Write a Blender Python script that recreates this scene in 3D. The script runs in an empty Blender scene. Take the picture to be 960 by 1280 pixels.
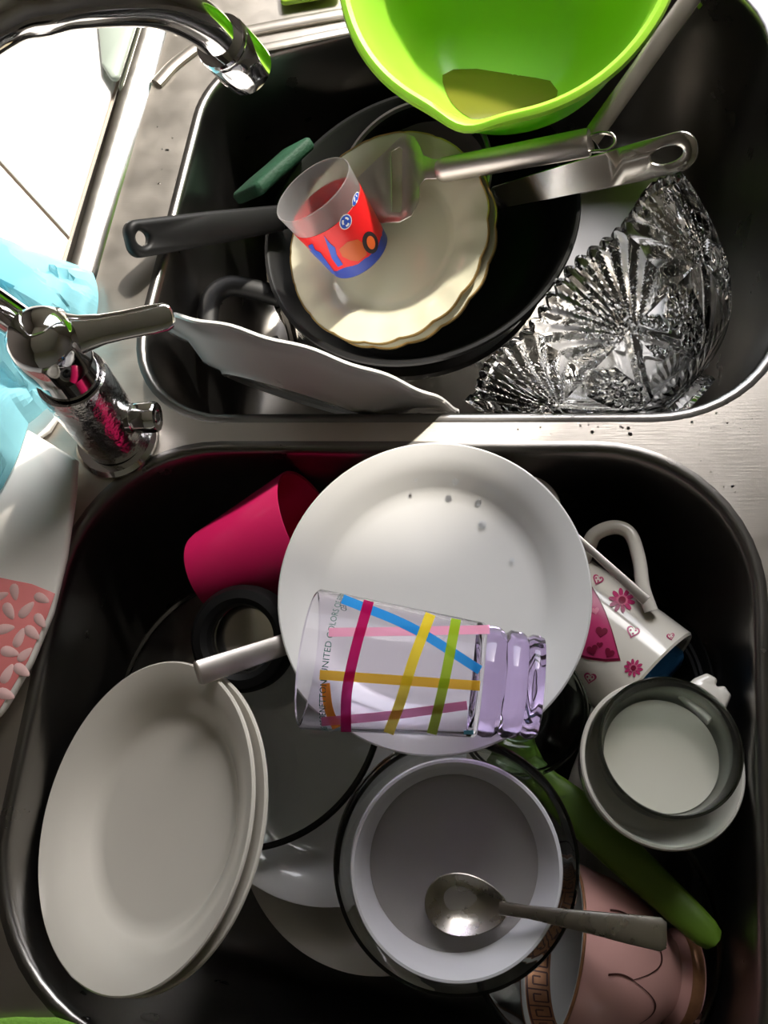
import bpy, bmesh, math, random
import numpy as np
from mathutils import Vector, Matrix

# ------------------------------------------------------------------ camera
F, HC = 1035.0, 0.5                      # focal length in pixels of the 960x1280 frame, camera height over the sink deck
def nz(v):
    v = np.array(v, float); return v / np.linalg.norm(v)
_d = nz((600 - 480, 990 - 640, F))       # world down in camera axes (x right, y down, z forward)
_pl = np.cross((250 - 480, 540 - 640, F), (850 - 480, 540 - 640, F))
_X = nz(np.cross(_pl, _d)); _X = _X if _X[0] > 0 else -_X
_Z = -_d; _Y = np.cross(_Z, _X)
RC = np.array([_X, _Y, _Z]); CAM = np.array([0, 0, HC])
sc = bpy.context.scene
col = sc.collection
cd = bpy.data.cameras.new('camera'); cam = bpy.data.objects.new('camera', cd); col.objects.link(cam)
cd.sensor_fit = 'VERTICAL'; cd.sensor_height = 24.0; cd.lens = F / 1280 * 24.0
cd.clip_start = 0.01
cm = np.eye(4); cm[:3, 0] = RC @ (1, 0, 0); cm[:3, 1] = RC @ (0, -1, 0); cm[:3, 2] = RC @ (0, 0, -1); cm[:3, 3] = CAM
cam.matrix_world = Matrix(cm.tolist())
sc.camera = cam

# ------------------------------------------------------------------ light
SKY = 0.62
SUN = 4.4
EXPOSURE = 0.75
w = bpy.data.worlds.new('world'); sc.world = w; w.use_nodes = True
wn = w.node_tree.nodes; wl = w.node_tree.links
sky = wn.new('ShaderNodeTexSky'); sky.sky_type = 'NISHITA'; sky.sun_disc = False
sky.sun_elevation = math.radians(50); sky.sun_rotation = math.radians(30); sky.air_density = 1.0; sky.dust_density = 2.0
hs = wn.new('ShaderNodeHueSaturation'); hs.inputs['Saturation'].default_value = .45
wn['Background'].inputs['Strength'].default_value = SKY
wl.new(sky.outputs['Color'], hs.inputs['Color']); wl.new(hs.outputs['Color'], wn['Background'].inputs['Color'])
sl = bpy.data.lights.new('sun', 'SUN'); so = bpy.data.objects.new('sun', sl); col.objects.link(so)
sl.energy = SUN; sl.angle = math.radians(2.5); sl.color = (1.0, 0.93, 0.82)
so.rotation_euler = Vector((-0.5, -0.866, -1.19)).to_track_quat('-Z', 'Y').to_euler()
so.location = (1.2, 2.2, 2.2)
WIN = dict(y=1.0, x0=-0.22, x1=0.52, z0=0.25, z1=1.285); WX = -0.72   # unseen far-wall window, edges set to shape the sun patch; left wall plane
pd = bpy.data.lights.new('window_daylight', 'AREA'); po = bpy.data.objects.new('window_daylight', pd); col.objects.link(po)
pd.shape = 'RECTANGLE'; pd.size = WIN['x1'] - WIN['x0']; pd.size_y = WIN['z1'] - WIN['z0']
pd.cycles.is_portal = True
po.location = ((WIN['x0'] + WIN['x1']) / 2, WIN['y'] + 0.03, (WIN['z0'] + WIN['z1']) / 2)
po.rotation_euler = Vector((0, -1, 0)).to_track_quat('-Z', 'Z').to_euler()
sc.view_settings.view_transform = 'Standard'; sc.view_settings.look = 'None'
sc.view_settings.exposure = EXPOSURE; sc.view_settings.gamma = 1.0; sc.view_settings.use_curve_mapping = False
sc.cycles.use_denoising = True
sc.cycles.max_bounces = 14; sc.cycles.transmission_bounces = 12; sc.cycles.transparent_max_bounces = 12
sc.cycles.sample_clamp_indirect = 6.0

# ------------------------------------------------------------------ helpers
def P(px, py, z=0.0):
    r = RC @ np.array([px - 480, py - 640, F]); t = (z - HC) / r[2]; return CAM + t * r
def PV(px, py, z=0.0): return Vector(P(px, py, z).tolist())
def view(p): return nz(CAM - np.array(p))

MATS = {}
def mat(name,  color=(.8, .8, .8), rough=.4, metal=0., trans=0., ior=1.45, bump=0., bscale=200., var=0., vscale=30., spec=.5, alpha=1., sss=0., coat=0., rvar=0., vcol=None, aniso=None):
    if name in MATS: return MATS[name]
    m = bpy.data.materials.new(name); m.use_nodes = True
    nt = m.node_tree; b = nt.nodes['Principled BSDF']
    b.inputs['Base Color'].default_value = (*color, 1); b.inputs['Roughness'].default_value = rough
    b.inputs['Metallic'].default_value = metal; b.inputs['Transmission Weight'].default_value = trans
    b.inputs['IOR'].default_value = ior; b.inputs['Specular IOR Level'].default_value = spec
    b.inputs['Alpha'].default_value = alpha; b.inputs['Coat Weight'].default_value = coat
    if sss:
        b.inputs['Subsurface Weight'].default_value = sss; b.inputs['Subsurface Radius'].default_value = (.02, .02, .02)
        b.inputs['Subsurface Scale'].default_value = 0.3
    tc = nt.nodes.new('ShaderNodeTexCoord')
    if var:
        n = nt.nodes.new('ShaderNodeTexNoise'); n.inputs['Scale'].default_value = vscale; n.inputs['Detail'].default_value = 5
        mx = nt.nodes.new('ShaderNodeMix'); mx.data_type = 'RGBA'
        v2 = vcol or tuple(c * (1 - var) for c in color)
        mx.inputs['A'].default_value = (*color, 1); mx.inputs['B'].default_value = (*v2, 1)
        rp = nt.nodes.new('ShaderNodeValToRGB'); rp.color_ramp.elements[0].position = .3; rp.color_ramp.elements[1].position = .8
        nt.links.new(tc.outputs['Object'], n.inputs['Vector']); nt.links.new(n.outputs['Fac'], rp.inputs['Fac'])
        nt.links.new(rp.outputs['Color'], mx.inputs['Factor']); nt.links.new(mx.outputs['Result'], b.inputs['Base Color'])
    if rvar:
        n = nt.nodes.new('ShaderNodeTexNoise'); n.inputs['Scale'].default_value = vscale * 1.7; n.inputs['Detail'].default_value = 6
        mr = nt.nodes.new('ShaderNodeMapRange'); mr.inputs['From Min'].default_value = .25; mr.inputs['From Max'].default_value = .75
        mr.inputs['To Min'].default_value = max(.02, rough - rvar); mr.inputs['To Max'].default_value = rough + rvar
        nt.links.new(tc.outputs['Object'], n.inputs['Vector']); nt.links.new(n.outputs['Fac'], mr.inputs['Value']); nt.links.new(mr.outputs['Result'], b.inputs['Roughness'])
    if bump:
        n = nt.nodes.new('ShaderNodeTexNoise'); n.inputs['Scale'].default_value = bscale; n.inputs['Detail'].default_value = 3
        bp = nt.nodes.new('ShaderNodeBump'); bp.inputs['Strength'].default_value = bump; bp.inputs['Distance'].default_value = .002
        src = tc.outputs['Object']
        if aniso:
            mp = nt.nodes.new('ShaderNodeMapping'); mp.inputs['Scale'].default_value = aniso
            nt.links.new(src, mp.inputs['Vector']); src = mp.outputs['Vector']
        nt.links.new(src, n.inputs['Vector']); nt.links.new(n.outputs['Fac'], bp.inputs['Height']); nt.links.new(bp.outputs['Normal'], b.inputs['Normal'])
    MATS[name] = m
    return m

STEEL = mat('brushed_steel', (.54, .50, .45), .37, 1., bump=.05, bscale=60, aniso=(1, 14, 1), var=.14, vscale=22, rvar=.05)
BASIN = mat('basin_steel_shaded', (.22, .21, .20), .30, 1., var=.12, vscale=16, rvar=.04)  # same steel as the deck, darkened to stand in for dark reflections
POLISH = mat('polished_steel', (.66, .63, .58), .17, 1., rvar=.02, vscale=50)
SATIN = mat('satin_steel', (.66, .61, .57), .38, 1., rvar=.03, vscale=60, var=.08)
CHROME = mat('chrome', (.74, .73, .73), .06, 1., rvar=.04, vscale=80)
CHROME_WET = mat('chrome_limescale', (.66, .65, .66), .14, 1., rvar=.1, vscale=150, bump=.35, bscale=260)
WHITE = mat('white_porcelain', (.80, .79, .77), .12, var=.05, vscale=14, coat=.3)
WHITE_WARM = mat('white_glaze_warm', (.67, .63, .55), .14, var=.06, vscale=12, coat=.3)
CREAM = mat('cream_porcelain', (.58, .56, .42), .12, var=.08, vscale=14, coat=.3)
GOLD = mat('gold_edge', (.62, .42, .16), .3, .8, var=.5, vscale=60)
BLACKP = mat('black_plastic', (.006, .006, .006), .5, spec=.25)
NONSTICK = mat('nonstick_black', (.010, .010, .010), .36, spec=.35)
LIME = mat('lime_plastic', (.31, .60, .05), .28, trans=.0, sss=.6)
GLASS = mat('clear_glass', (.96, .98, .96), .015, trans=1., ior=1.48)
CRYST = mat('cut_crystal', (.97, .98, .98), .02, trans=1., ior=1.42)
GREENGLASS = mat('greenish_glass', (.84, .91, .86), .02, trans=1., ior=1.3)
LILACGLASS = mat('lilac_clear_plastic', (.93, .90, .96), .05, trans=1., ior=1.2)
PURPLE = mat('purple_glass', (.66, .52, .84), .04, trans=1., ior=1.4)
CRIMSON = mat('crimson_plastic', (.46, .010, .085), .34, bump=.03, bscale=300)
GREENP = mat('olive_green_silicone', (.10, .19, .012), .5, var=.15, vscale=60)
DKGREEN = mat('dark_green_plastic', (.004, .045, .018), .7, var=.3, vscale=80, bump=.3, bscale=400)
PINKC = mat('pink_porcelain', (.66, .36, .32), .2, var=.1, vscale=20, coat=.3)
TILE = mat('white_tile', (.82, .80, .77), .25, var=.04, vscale=10)
GROUT = mat('grout', (.42, .34, .27), .8)
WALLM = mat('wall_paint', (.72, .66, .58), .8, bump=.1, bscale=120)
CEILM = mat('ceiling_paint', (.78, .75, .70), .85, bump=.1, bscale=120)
WALLD = mat('wall_paint_darkened', (.17, .14, .12), .8, bump=.1, bscale=120)  # unseen left wall, colour darkened to dim steel reflections and the left plates
FLOORM = mat('floor_wood', (.32, .21, .13), .5, var=.3, vscale=8)

def link(o, parent=None):
    col.objects.link(o)
    if parent is not None: o.parent = parent
    return o
def mesh(name, V, Fc, m, parent=None, M=None, smooth=True, sharp=35):
    me = bpy.data.meshes.new(name)
    me.from_pydata([tuple(map(float, v)) for v in V], [], [tuple(map(int, f)) for f in Fc]); me.update()
    bm = bmesh.new(); bm.from_mesh(me); bmesh.ops.recalc_face_normals(bm, faces=bm.faces[:]); bm.to_mesh(me); bm.free()
    return wrap(name, me, m, parent, M, smooth, sharp)
def wrap(name, me, m, parent=None, M=None, smooth=True, sharp=35):
    if m: me.materials.append(m)
    if smooth:
        me.polygons.foreach_set('use_smooth', [True] * len(me.polygons))
        if sharp: me.set_sharp_from_angle(angle=math.radians(sharp))
    o = bpy.data.objects.new(name, me); link(o, parent)
    if M is not None: o.matrix_world = M
    return o
def tag(o, label, cat=None, group=None, kind=None):
    o['label'] = label
    if cat: o['category'] = cat
    if group: o['group'] = group
    if kind: o['kind'] = kind
    return o
def thing(name, M, label, cat, group=None):
    o = bpy.data.objects.new(name, None); col.objects.link(o); o.empty_display_size = .02
    o.matrix_world = M
    return tag(o, label, cat, group)
def frame(c, n, x=(1, 0, 0)):
    n = nz(n); x = np.array(x, float); x = nz(x - n * np.dot(x, n)); y = np.cross(n, x)
    m = np.eye(4); m[:3, 0] = x; m[:3, 1] = y; m[:3, 2] = n; m[:3, 3] = np.array(c, float)
    return Matrix(m.tolist())
def at(c): return Matrix.Translation(Vector([float(v) for v in c]))
def edge_on(u, c, s, g):
    """unit normal across diameter u whose dot with the view direction is s, on the side of g"""
    u = nz(u); v = view(c); vp = nz(v - u * np.dot(v, u)); q = np.cross(u, vp)
    if np.dot(q, g) < 0: q = -q
    return nz(q * math.sqrt(1 - s * s) + vp * s)
def rows_mesh(rows, cap0=False, cap1=False, closed=True):
    """rows of equally many points -> quads"""
    V = []; Fc = []; n = len(rows[0])
    for r in rows: V.extend(r)
    for i in range(len(rows) - 1):
        for j in range(n if closed else n - 1):
            k = (j + 1) % n
            Fc.append((i * n + j, i * n + k, (i + 1) * n + k, (i + 1) * n + j))
    if cap0: Fc.append(tuple(range(n - 1, -1, -1)))
    if cap1: b = (len(rows) - 1) * n; Fc.append(tuple(range(b, b + n)))
    return V, Fc
def lathe(prof, n=72, fn=None):
    """prof: [(r,z)...]; r==0 ends become poles; fn(theta,r,z)->(r,z) modulates"""
    V = []; Fc = []; idx = []
    for (r, z) in prof:
        if r < 1e-7:
            idx.append([len(V)]); V.append((0, 0, z))
        else:
            row = []
            for j in range(n):
                t = 2 * math.pi * j / n; rr, zz = (r, z) if fn is None else fn(t, r, z)
                row.append(len(V)); V.append((rr * math.cos(t), rr * math.sin(t), zz))
            idx.append(row)
    for a, b in zip(idx[:-1], idx[1:]):
        if len(a) == 1 and len(b) == 1: continue
        for j in range(n):
            k = (j + 1) % n
            if len(a) == 1: Fc.append((a[0], b[j], b[k]))
            elif len(b) == 1: Fc.append((a[j], b[0], a[k]))
            else: Fc.append((a[j], b[j], b[k], a[k]))
    return V, Fc
def catmull(pts, k=8):
    pts = [np.array(p, float) for p in pts]; Q = [2 * pts[0] - pts[1]] + pts + [2 * pts[-1] - pts[-2]]; out = []
    for i in range(1, len(Q) - 2):
        for j in range(k):
            t = j / k; a, b, c, d = Q[i - 1:i + 3]
            out.append(.5 * ((2 * b) + (c - a) * t + (2 * a - 5 * b + 4 * c - d) * t * t + (3 * b - a - 3 * c + d) * t ** 3))
    out.append(pts[-1]); return out
def tube(pts, rad, n=16, side=None, flat=None, cap=True):
    """sweep; rad scalar/list; flat: list (w,t) half-sizes along side / across"""
    pts = [np.array(p, float) for p in pts]; m = len(pts)
    T = [nz(pts[min(i + 1, m - 1)] - pts[max(i - 1, 0)]) for i in range(m)]
    s = np.array(side, float) if side is not None else np.cross(T[0], (0.12, .3, .95) if abs(T[0][2]) < .9 else (1, 0, 0))
    rows = []
    for i in range(m):
        s = nz(s - T[i] * np.dot(s, T[i])); u = np.cross(T[i], s)
        if flat is not None: a, b = flat[i] if isinstance(flat, list) else flat; e = 2.6
        else: a = b = rad[i] if isinstance(rad, (list, tuple, np.ndarray)) else rad; e = 2
        row = []
        for j in range(n):
            t = 2 * math.pi * j / n; c_, s_ = math.cos(t), math.sin(t)
            row.append(pts[i] + s * a * math.copysign(abs(c_) ** (2 / e), c_) + u * b * math.copysign(abs(s_) ** (2 / e), s_))
        rows.append(row)
    return rows_mesh(rows, cap, cap)
def round_poly(pts, r, k=5):
    """2D polygon with rounded corners; r scalar or list"""
    out = []; n = len(pts)
    for i in range(n):
        a, b, c = (np.array(pts[j % n], float)[:2] for j in (i - 1, i, i + 1))
        ri = r[i] if isinstance(r, (list, tuple)) else r
        u, v = nz(a - b), nz(c - b); ang = math.acos(max(-1, min(1, float(np.dot(u, v)))))
        if ri < 1e-6 or ang > 3.1: out.append(b); continue
        d = min(ri / math.tan(ang / 2), .49 * np.linalg.norm(a - b), .49 * np.linalg.norm(c - b))
        rr = d * math.tan(ang / 2); cc = b + nz(u + v) * rr / math.sin(ang / 2)
        p0, p1 = b + u * d, b + v * d; a0 = math.atan2(*(p0 - cc)[::-1]); a1 = math.atan2(*(p1 - cc)[::-1])
        da = (a1 - a0 + math.pi) % (2 * math.pi) - math.pi
        for j in range(k + 1): t = a0 + da * j / k; out.append(cc + rr * np.array([math.cos(t), math.sin(t)]))
    return out
def area2(p): return sum(p[i][0] * p[(i + 1) % len(p)][1] - p[(i + 1) % len(p)][0] * p[i][1] for i in range(len(p))) / 2
def inset(p, d):
    """move a closed 2D polygon inwards by d (vertex normals)"""
    n = len(p); sgn = 1 if area2(p) > 0 else -1; out = []
    for i in range(n):
        a, b, c = np.array(p[i - 1]), np.array(p[i]), np.array(p[(i + 1) % n])
        e1, e2 = b - a, c - b
        e1 = e1 / (np.linalg.norm(e1) + 1e-12); e2 = e2 / (np.linalg.norm(e2) + 1e-12)
        m = nz(np.array([-e1[1] - e2[1], e1[0] + e2[0]]) * sgn + 1e-12); out.append(b + m * d / max(.5, float(np.dot(m, np.array([-e1[1], e1[0]]) * sgn))))
    return out
def slab(name, outline, holes, z0, z1, bev, m, parent=None, M=None, zf=None, sharp=50):
    """flat piece with thickness, bevelled edges and real holes; zf(x,y) bends it"""
    bm = bmesh.new()
    def loop(p, z):
        return [bm.verts.new((q[0], q[1], z)) for q in p]
    def side(l0, l1):
        n = len(l0)
        for i in range(n): bm.faces.new((l0[i], l0[(i + 1) % n], l1[(i + 1) % n], l1[i]))
    tops = []; bots = []
    for k, p in enumerate([outline] + list(holes)):
        b = bev if k == 0 else -bev
        pi = inset(p, b)
        L = [loop(pi, z0), loop(p, z0 + bev), loop(p, z1 - bev), loop(pi, z1)]
        for a, c in zip(L[:-1], L[1:]): side(a, c)
        bots.append(L[0]); tops.append(L[3])
    for ls in (tops, bots):
        es = []
        for l in ls:
            for i in range(len(l)):
                e = bm.edges.get((l[i], l[(i + 1) % len(l)])); es.append(e)
        bmesh.ops.triangle_fill(bm, edges=es, use_beauty=True)
    if zf:
        for v in bm.verts: v.co.z += zf(v.co.x, v.co.y)
    bmesh.ops.recalc_face_normals(bm, faces=bm.faces[:])
    me = bpy.data.meshes.new(name); bm.to_mesh(me); bm.free()
    return wrap(name, me, m, parent, M, True, sharp)
def circ(cx, cy, rx, ry=None, n=24, rot=0.):
    ry = ry or rx
    return [np.array([cx + rx * math.cos(t) * math.cos(rot) - ry * math.sin(t) * math.sin(rot), cy + rx * math.cos(t) * math.sin(rot) + ry * math.sin(t) * math.cos(rot)]) for t in (2 * math.pi * i / n for i in range(n))]
class Cone:
    """where picture rays meet a cone of local frame M: radius r0 at z=0, r1 at z=L"""
    def __init__(s, M, r0, r1, L): s.M, s.Mi, s.r0, s.k, s.L = M, M.inverted(), r0, (r1 - r0) / L, L
    def hit(s, px, py, eps=.0004):
        o = s.Mi @ Vector(CAM.tolist()); d = (s.Mi.to_3x3() @ Vector((RC @ np.array([px - 480, py - 640, F])).tolist())).normalized()
        A = d.x ** 2 + d.y ** 2 - (s.k * d.z) ** 2; rr = s.r0 + s.k * o.z
        B = 2 * (o.x * d.x + o.y * d.y - rr * s.k * d.z); Cc = o.x ** 2 + o.y ** 2 - rr ** 2
        D = max(0., B * B - 4 * A * Cc); t = (-B - math.sqrt(D)) / (2 * A); p = o + d * t
        th = math.atan2(p.y, p.x); r = s.r0 + s.k * p.z + eps
        return (r * math.cos(th), r * math.sin(th), p.z)
    def ribbon(s, name, pts, wd, m, parent, eps=.0004, k=14):
        pts = catmull([np.array(p, float) for p in pts], k) if len(pts) > 2 else [np.array(pts[0]) + (np.array(pts[1]) - np.array(pts[0])) * i / 24 for i in range(25)]
        V = []; n = len(pts)
        for i in range(n):
            t = nz(pts[min(i + 1, n - 1)] - pts[max(0, i - 1)]); q = np.array([-t[1], t[0]]) * wd / 2
            for f in (-1, -.33, .33, 1): V.append(s.hit(*(pts[i] + q * f), eps))
        Fc = [(i * 4 + j, i * 4 + j + 1, i * 4 + 5 + j, i * 4 + 4 + j) for i in range(n - 1) for j in range(3)]
        return mesh(name, V, Fc, m, parent)
    def patch(s, name, poly, m, parent, eps=.0005):
        c = np.mean(poly, 0); V = [s.hit(*c, eps)]; n = len(poly); Fc = []
        for f in (.34, .67, 1.): V += [s.hit(*(c + (np.array(p) - c) * f), eps) for p in poly]
        for j in range(n):
            k = (j + 1) % n; Fc.append((0, 1 + j, 1 + k))
            for r in range(2): a = 1 + r * n; Fc.append((a + j, a + n + j, a + n + k, a + k))
        return mesh(name, V, Fc, m, parent)
def heart(cx, cy, s, rot=0.):
    o = []
    for i in range(28):
        t = 2 * math.pi * i / 28; x = 16 * math.sin(t) ** 3; y = -(13 * math.cos(t) - 5 * math.cos(2 * t) - 2 * math.cos(3 * t) - math.cos(4 * t))
        x, y = x * s / 32, y * s / 32
        o.append(np.array([cx + x * math.cos(rot) - y * math.sin(rot), cy + x * math.sin(rot) + y * math.cos(rot)]))
    return o
rng = random.Random(4)

# ------------------------------------------------------------------ room
def box(name, lo, hi, m, label, parent=None):
    x0, y0, z0 = lo; x1, y1, z1 = hi
    V = [(x, y, z) for x in (x0, x1) for y in (y0, y1) for z in (z0, z1)]
    Fc = [(0, 1, 3, 2), (4, 6, 7, 5), (0, 4, 5, 1), (2, 3, 7, 6), (0, 2, 6, 4), (1, 5, 7, 3)]
    o = mesh(name, V, Fc, m, parent, smooth=False)
    if parent is None: tag(o, label, 'room', kind='structure')
    return o
RX1, RY0, RY1, RZ0, RZ1 = 2.0, -1.7, WIN['y'], -.9, 1.6
W = WIN
tag(slab('wall_back', [(WX - .1, RZ0), (RX1 + .1, RZ0), (RX1 + .1, RZ1), (WX - .1, RZ1)], [[np.array(p) for p in ((W['x0'], W['z0']), (W['x1'], W['z0']), (W['x1'], W['z1']), (W['x0'], W['z1']))]], 0, .1, .001, WALLM,
         M=Matrix(((1, 0, 0, 0), (0, 0, 1, W['y']), (0, 1, 0, 0), (0, 0, 0, 1)))), 'painted kitchen wall with a window beyond the draining board', 'wall', kind='structure')
box('wall_left', (WX - .1, RY0, RZ0), (WX, RY1, RZ1), WALLD, 'unseen brown kitchen wall behind the tiled sill, darkened to dim reflections')
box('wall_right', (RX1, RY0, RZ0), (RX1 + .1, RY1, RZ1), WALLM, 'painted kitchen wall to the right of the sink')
box('wall_front', (WX - .1, RY0 - .1, RZ0), (RX1 + .1, RY0, RZ1), WALLM, 'painted kitchen wall behind the photographer')
box('ceiling', (WX - .1, RY0 - .1, RZ1), (RX1 + .1, RY1 + .1, RZ1 + .1), CEILM, 'pale painted kitchen ceiling over the sink')
box('floor', (WX - .1, RY0 - .1, RZ0 - .1), (RX1 + .1, RY1 + .1, RZ0), FLOORM, 'brown wooden kitchen floor below the sink')

# garden hedge outside the window (seen only as green reflections in the steel)
rows = []
hr = random.Random(8)
for i in range(25):
    z = RZ0 + 2.6 * i / 24; rows.append([(-3.5 + 7 * j / 60, 3.8 + .9 * (i / 24) ** 3 + hr.uniform(-.12, .12), z + hr.uniform(-.05, .05)) for j in range(61)])
V, Fc = rows_mesh(rows, closed=False)
tag(mesh('hedge', V, Fc, mat('hedge_leaves', (.16, .30, .03), .7, var=.6, vscale=9), sharp=0), 'green garden hedge outside the kitchen window', 'hedge', kind='structure')

# white tiled sill beside the sink: three tiles with brown joints, on a grout bed
def pxpoly(pts, z=0.): return [P(a, b, z)[:2] for a, b in pts]
sill = slab('trim_1', [(WX, -.35), (-.318, -.35), (-.318, .22), (-.2945, .262), (-.3135, .36), (-.2895, .62), (-.275, .75), (-.262, .985), (WX, .985)], [], -.03, .0012, .0005, GROUT)
tag(sill, 'white tiled window sill along the left edge of the sink', 'sill', kind='structure')
g0, g1 = P(0, 205)[:2], P(78, 290)[:2]; gd = nz(g1 - g0); gn = np.array([-gd[1], gd[0]])
def cut(poly, p, n):
    out = []
    for i in range(len(poly)):
        a, b = np.array(poly[i]), np.array(poly[(i + 1) % len(poly)]); da, db = np.dot(a - p, n), np.dot(b - p, n)
        if da >= 0: out.append(a)
        if da * db < 0: out.append(a + (b - a) * da / (da - db))
    return out
base = [np.array(p) for p in [(WX + .001, -.35), (-.32, -.35), (-.32, .205), (-.298, .222), (-.2925, .236), (-.2955, .256), (-.3155, .36), (-.2915, .62), (-.277, .75), (-.264, .985), (WX + .001, .985)]]
for pc in (cut(base, g0 + gn * .0012, gn), cut(cut(base, g0 - gn * .0012, -gn), g0 - gn * .20, gn), cut(base, g0 - gn * .2024, -gn)):
    slab('tile', [np.array(p) for p in pc], [], .0006, .006, .0012, TILE, sill)

# ------------------------------------------------------------------ the sink
sink = thing('kitchen_sink', at((0, 0, 0)), 'stainless steel double sink full of dirty dishes beside the tiled sill', 'sink')
UP = [(-.246, .238), (.187, .238), (.214, .650), (-.219, .545)]; UPR = [.062, .085, .09, .07]
LO = [(-.281, -.127), (.138, -.172), (.166, .2085), (-.268, .2085)]; LOR = [.105, .08, .088, .095]
def rquad(c, r, off):
    """counter-clockwise quad offset inwards by off with corner radii r"""
    n = 4; L = []
    for i in range(n):
        a, b = np.array(c[i]), np.array(c[(i + 1) % n]); e = nz(b - a); q = np.array([-e[1], e[0]]); L.append((a + q * off, e))
    cs = []
    for i in range(n):
        (p, e), (q, f) = L[i - 1], L[i]; t = np.linalg.solve(np.array([e, -f]).T, q - p); cs.append(p + e * t[0])
    out = []
    rp = round_poly(cs, [max(.004, x - off) for x in r], 12)
    for i in range(4):                       # 13 arc points per corner, then 6 along the edge
        arc = rp[i * 13:(i + 1) * 13]; nx = rp[((i + 1) % 4) * 13]; out += arc
        out += [arc[-1] + (nx - arc[-1]) * k / 7 for k in range(1, 7)]
    return out
def hole(c, r): return rquad(c, r, -.008)
deck_out = [np.array(p) for p in [(-.281, -.24), (.40, -.30), (.42, .95), (-.24, .95), (-.2625, .62), (-.2865, .36), (-.2765, .25), (-.2975, .2), (-.2975, .0)]]
deck_out = [np.array(p) for p in [(-.315, -.36), (.40, -.36), (.42, .98), (-.235, .98), (-.2625, .62), (-.2865, .36), (-.2905, .27), (-.315, .20)]]
bm = bmesh.new(); es = []
for lp in (deck_out, hole(UP, UPR), hole(LO, LOR)):
    vs = [bm.verts.new((p[0], p[1], 0)) for p in lp]
    es += [bm.edges.new((vs[i], vs[(i + 1) % len(vs)])) for i in range(len(vs))]
bmesh.ops.triangle_fill(bm, edges=es, use_beauty=True); bmesh.ops.recalc_face_normals(bm, faces=bm.faces[:])
for f in bm.faces:
    if f.normal.z < 0: f.normal_flip()
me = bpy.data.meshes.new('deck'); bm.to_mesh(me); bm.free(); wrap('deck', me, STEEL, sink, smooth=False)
def basin(c, r, depth):
    rows = []
    for off, z in [(-.008, 0), (-.005, .0006), (-.0025, .0002), (-.0008, -.0015), (0, -.004), (.0006, -.010), (.002, -.05), (.004, -.10), (.006, -depth + .03), (.010, -depth + .013), (.018, -depth + .004), (.032, -depth), ]:
        rows.append([(p[0], p[1], z) for p in rquad(c, r, off)])
    V, Fc = rows_mesh(rows); n = len(rows[0]); b = len(V) - n; ctr = np.mean(rows[-1], 0); V.append((ctr[0], ctr[1], -depth - .002))
    Fc += [(b + i, b + (i + 1) % n, len(V) - 1) for i in range(n)]
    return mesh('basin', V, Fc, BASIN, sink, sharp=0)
DEP = .19
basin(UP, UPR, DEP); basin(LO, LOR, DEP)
# raised outer border along the sill and the ridge of the draining board
bp = [(-.235, .98), (-.2625, .62), (-.2865, .36), (-.2905, .27)]
rows = []
for (x, y) in catmull([np.array(p) for p in bp], 8):
    rows.append([(x + a, y, z) for a, z in ((.0012, -.001), (-.0005, .0012), (-.004, .0045), (-.0165, .0085), (-.0215, .0085), (-.0245, .0055), (-.0255, -.004))])
V, Fc = rows_mesh(rows, closed=False); mesh('border', V, Fc, POLISH, sink, sharp=0)
rp = catmull([P(196, 105, .001), P(222, 78, .001), P(262, 52, .001), P(320, 38, .001), P(430, 18, .001), P(560, -4, .001)], 8)
V, Fc = tube(rp, 0, 12, side=(0, 1, 0), flat=(.0055, .0032)); mesh('ridge', V, Fc, STEEL, sink)
rp = catmull([P(318, 62, .0005), P(370, 52, .0005), P(440, 38, .0005), P(560, 18, .0005)], 6)
V, Fc = tube(rp, 0, 10, side=(0, 1, 0), flat=(.004, .0018)); mesh('ridge', V, Fc, STEEL, sink)

# ------------------------------------------------------------------ faucet
A = P(140, 568, 0) + np.array([.003, .01, .0012])
fa = thing('kitchen_faucet', at(A), 'chrome single-lever kitchen faucet with arched spout at the sink edge', 'faucet')
lean = np.array([.004, .012, .12]) * 1.0; ax = nz(lean)
FM = frame((0, 0, 0), ax)
def lp(prof, name, m, par=fa, n=48, M=FM): V, Fc = lathe(prof, n); o = mesh(name, V, Fc, m, par); o.matrix_local = M; return o
lp([(0, .0), (.0285, .0), (.0285, .003), (.026, .006), (0, .006)], 'base_ring', CHROME, M=Matrix.Identity(4))
lp([(0, .0055), (.0215, .0055), (.0222, .02), (.0222, .074), (.0212, .0775), (.0195, .0775), (.0192, .074), (0, .074)], 'body', CHROME_WET)
lp([(0, .07), (.0182, .07), (.0185, .094), (0, .094)], 'cartridge_sleeve', CHROME)
hd = lp([(0, .092), (.0175, .092), (.0205, .0945), (.0215, .1), (.0212, .112), (.019, .121), (.0135, .1275), (.006, .130), (0, .1305)], 'handle_cap', CHROME)
c0 = np.array(PV(88, 420, .112)) - A; c1 = np.array(PV(217, 394, .108)) - A
lv = [c0 + (c1 - c0) * t for t in (-.12, 0, .12, .3, .55, .8, .93, .985, 1.0)]
sd = nz(np.cross(nz(c1 - c0), view(A + c0)))
V, Fc = tube(lv, 0, 20, side=sd, flat=[(.0135, .009), (.013, .0075), (.0105, .0055), (.0085, .0045), (.008, .004), (.0082, .004), (.0078, .004), (.006, .0034), (.003, .002)])
mesh('lever', V, Fc, CHROME, fa)
vq0 = np.array(PV(140, 524, .035)) - A; vq1 = np.array(PV(168, 522, .035)) - A; vq2 = np.array(PV(200, 521, .035)) - A
vd = nz(vq2 - vq0); vm = frame(vq0, vd)
va = lp([(0, -.004), (.0075, -.004), (.0075, .010), (.0098, .011), (.0098, .0145), (.0085, .0155), (0, .0155)], 'side_valve', CHROME, M=vm)
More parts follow.
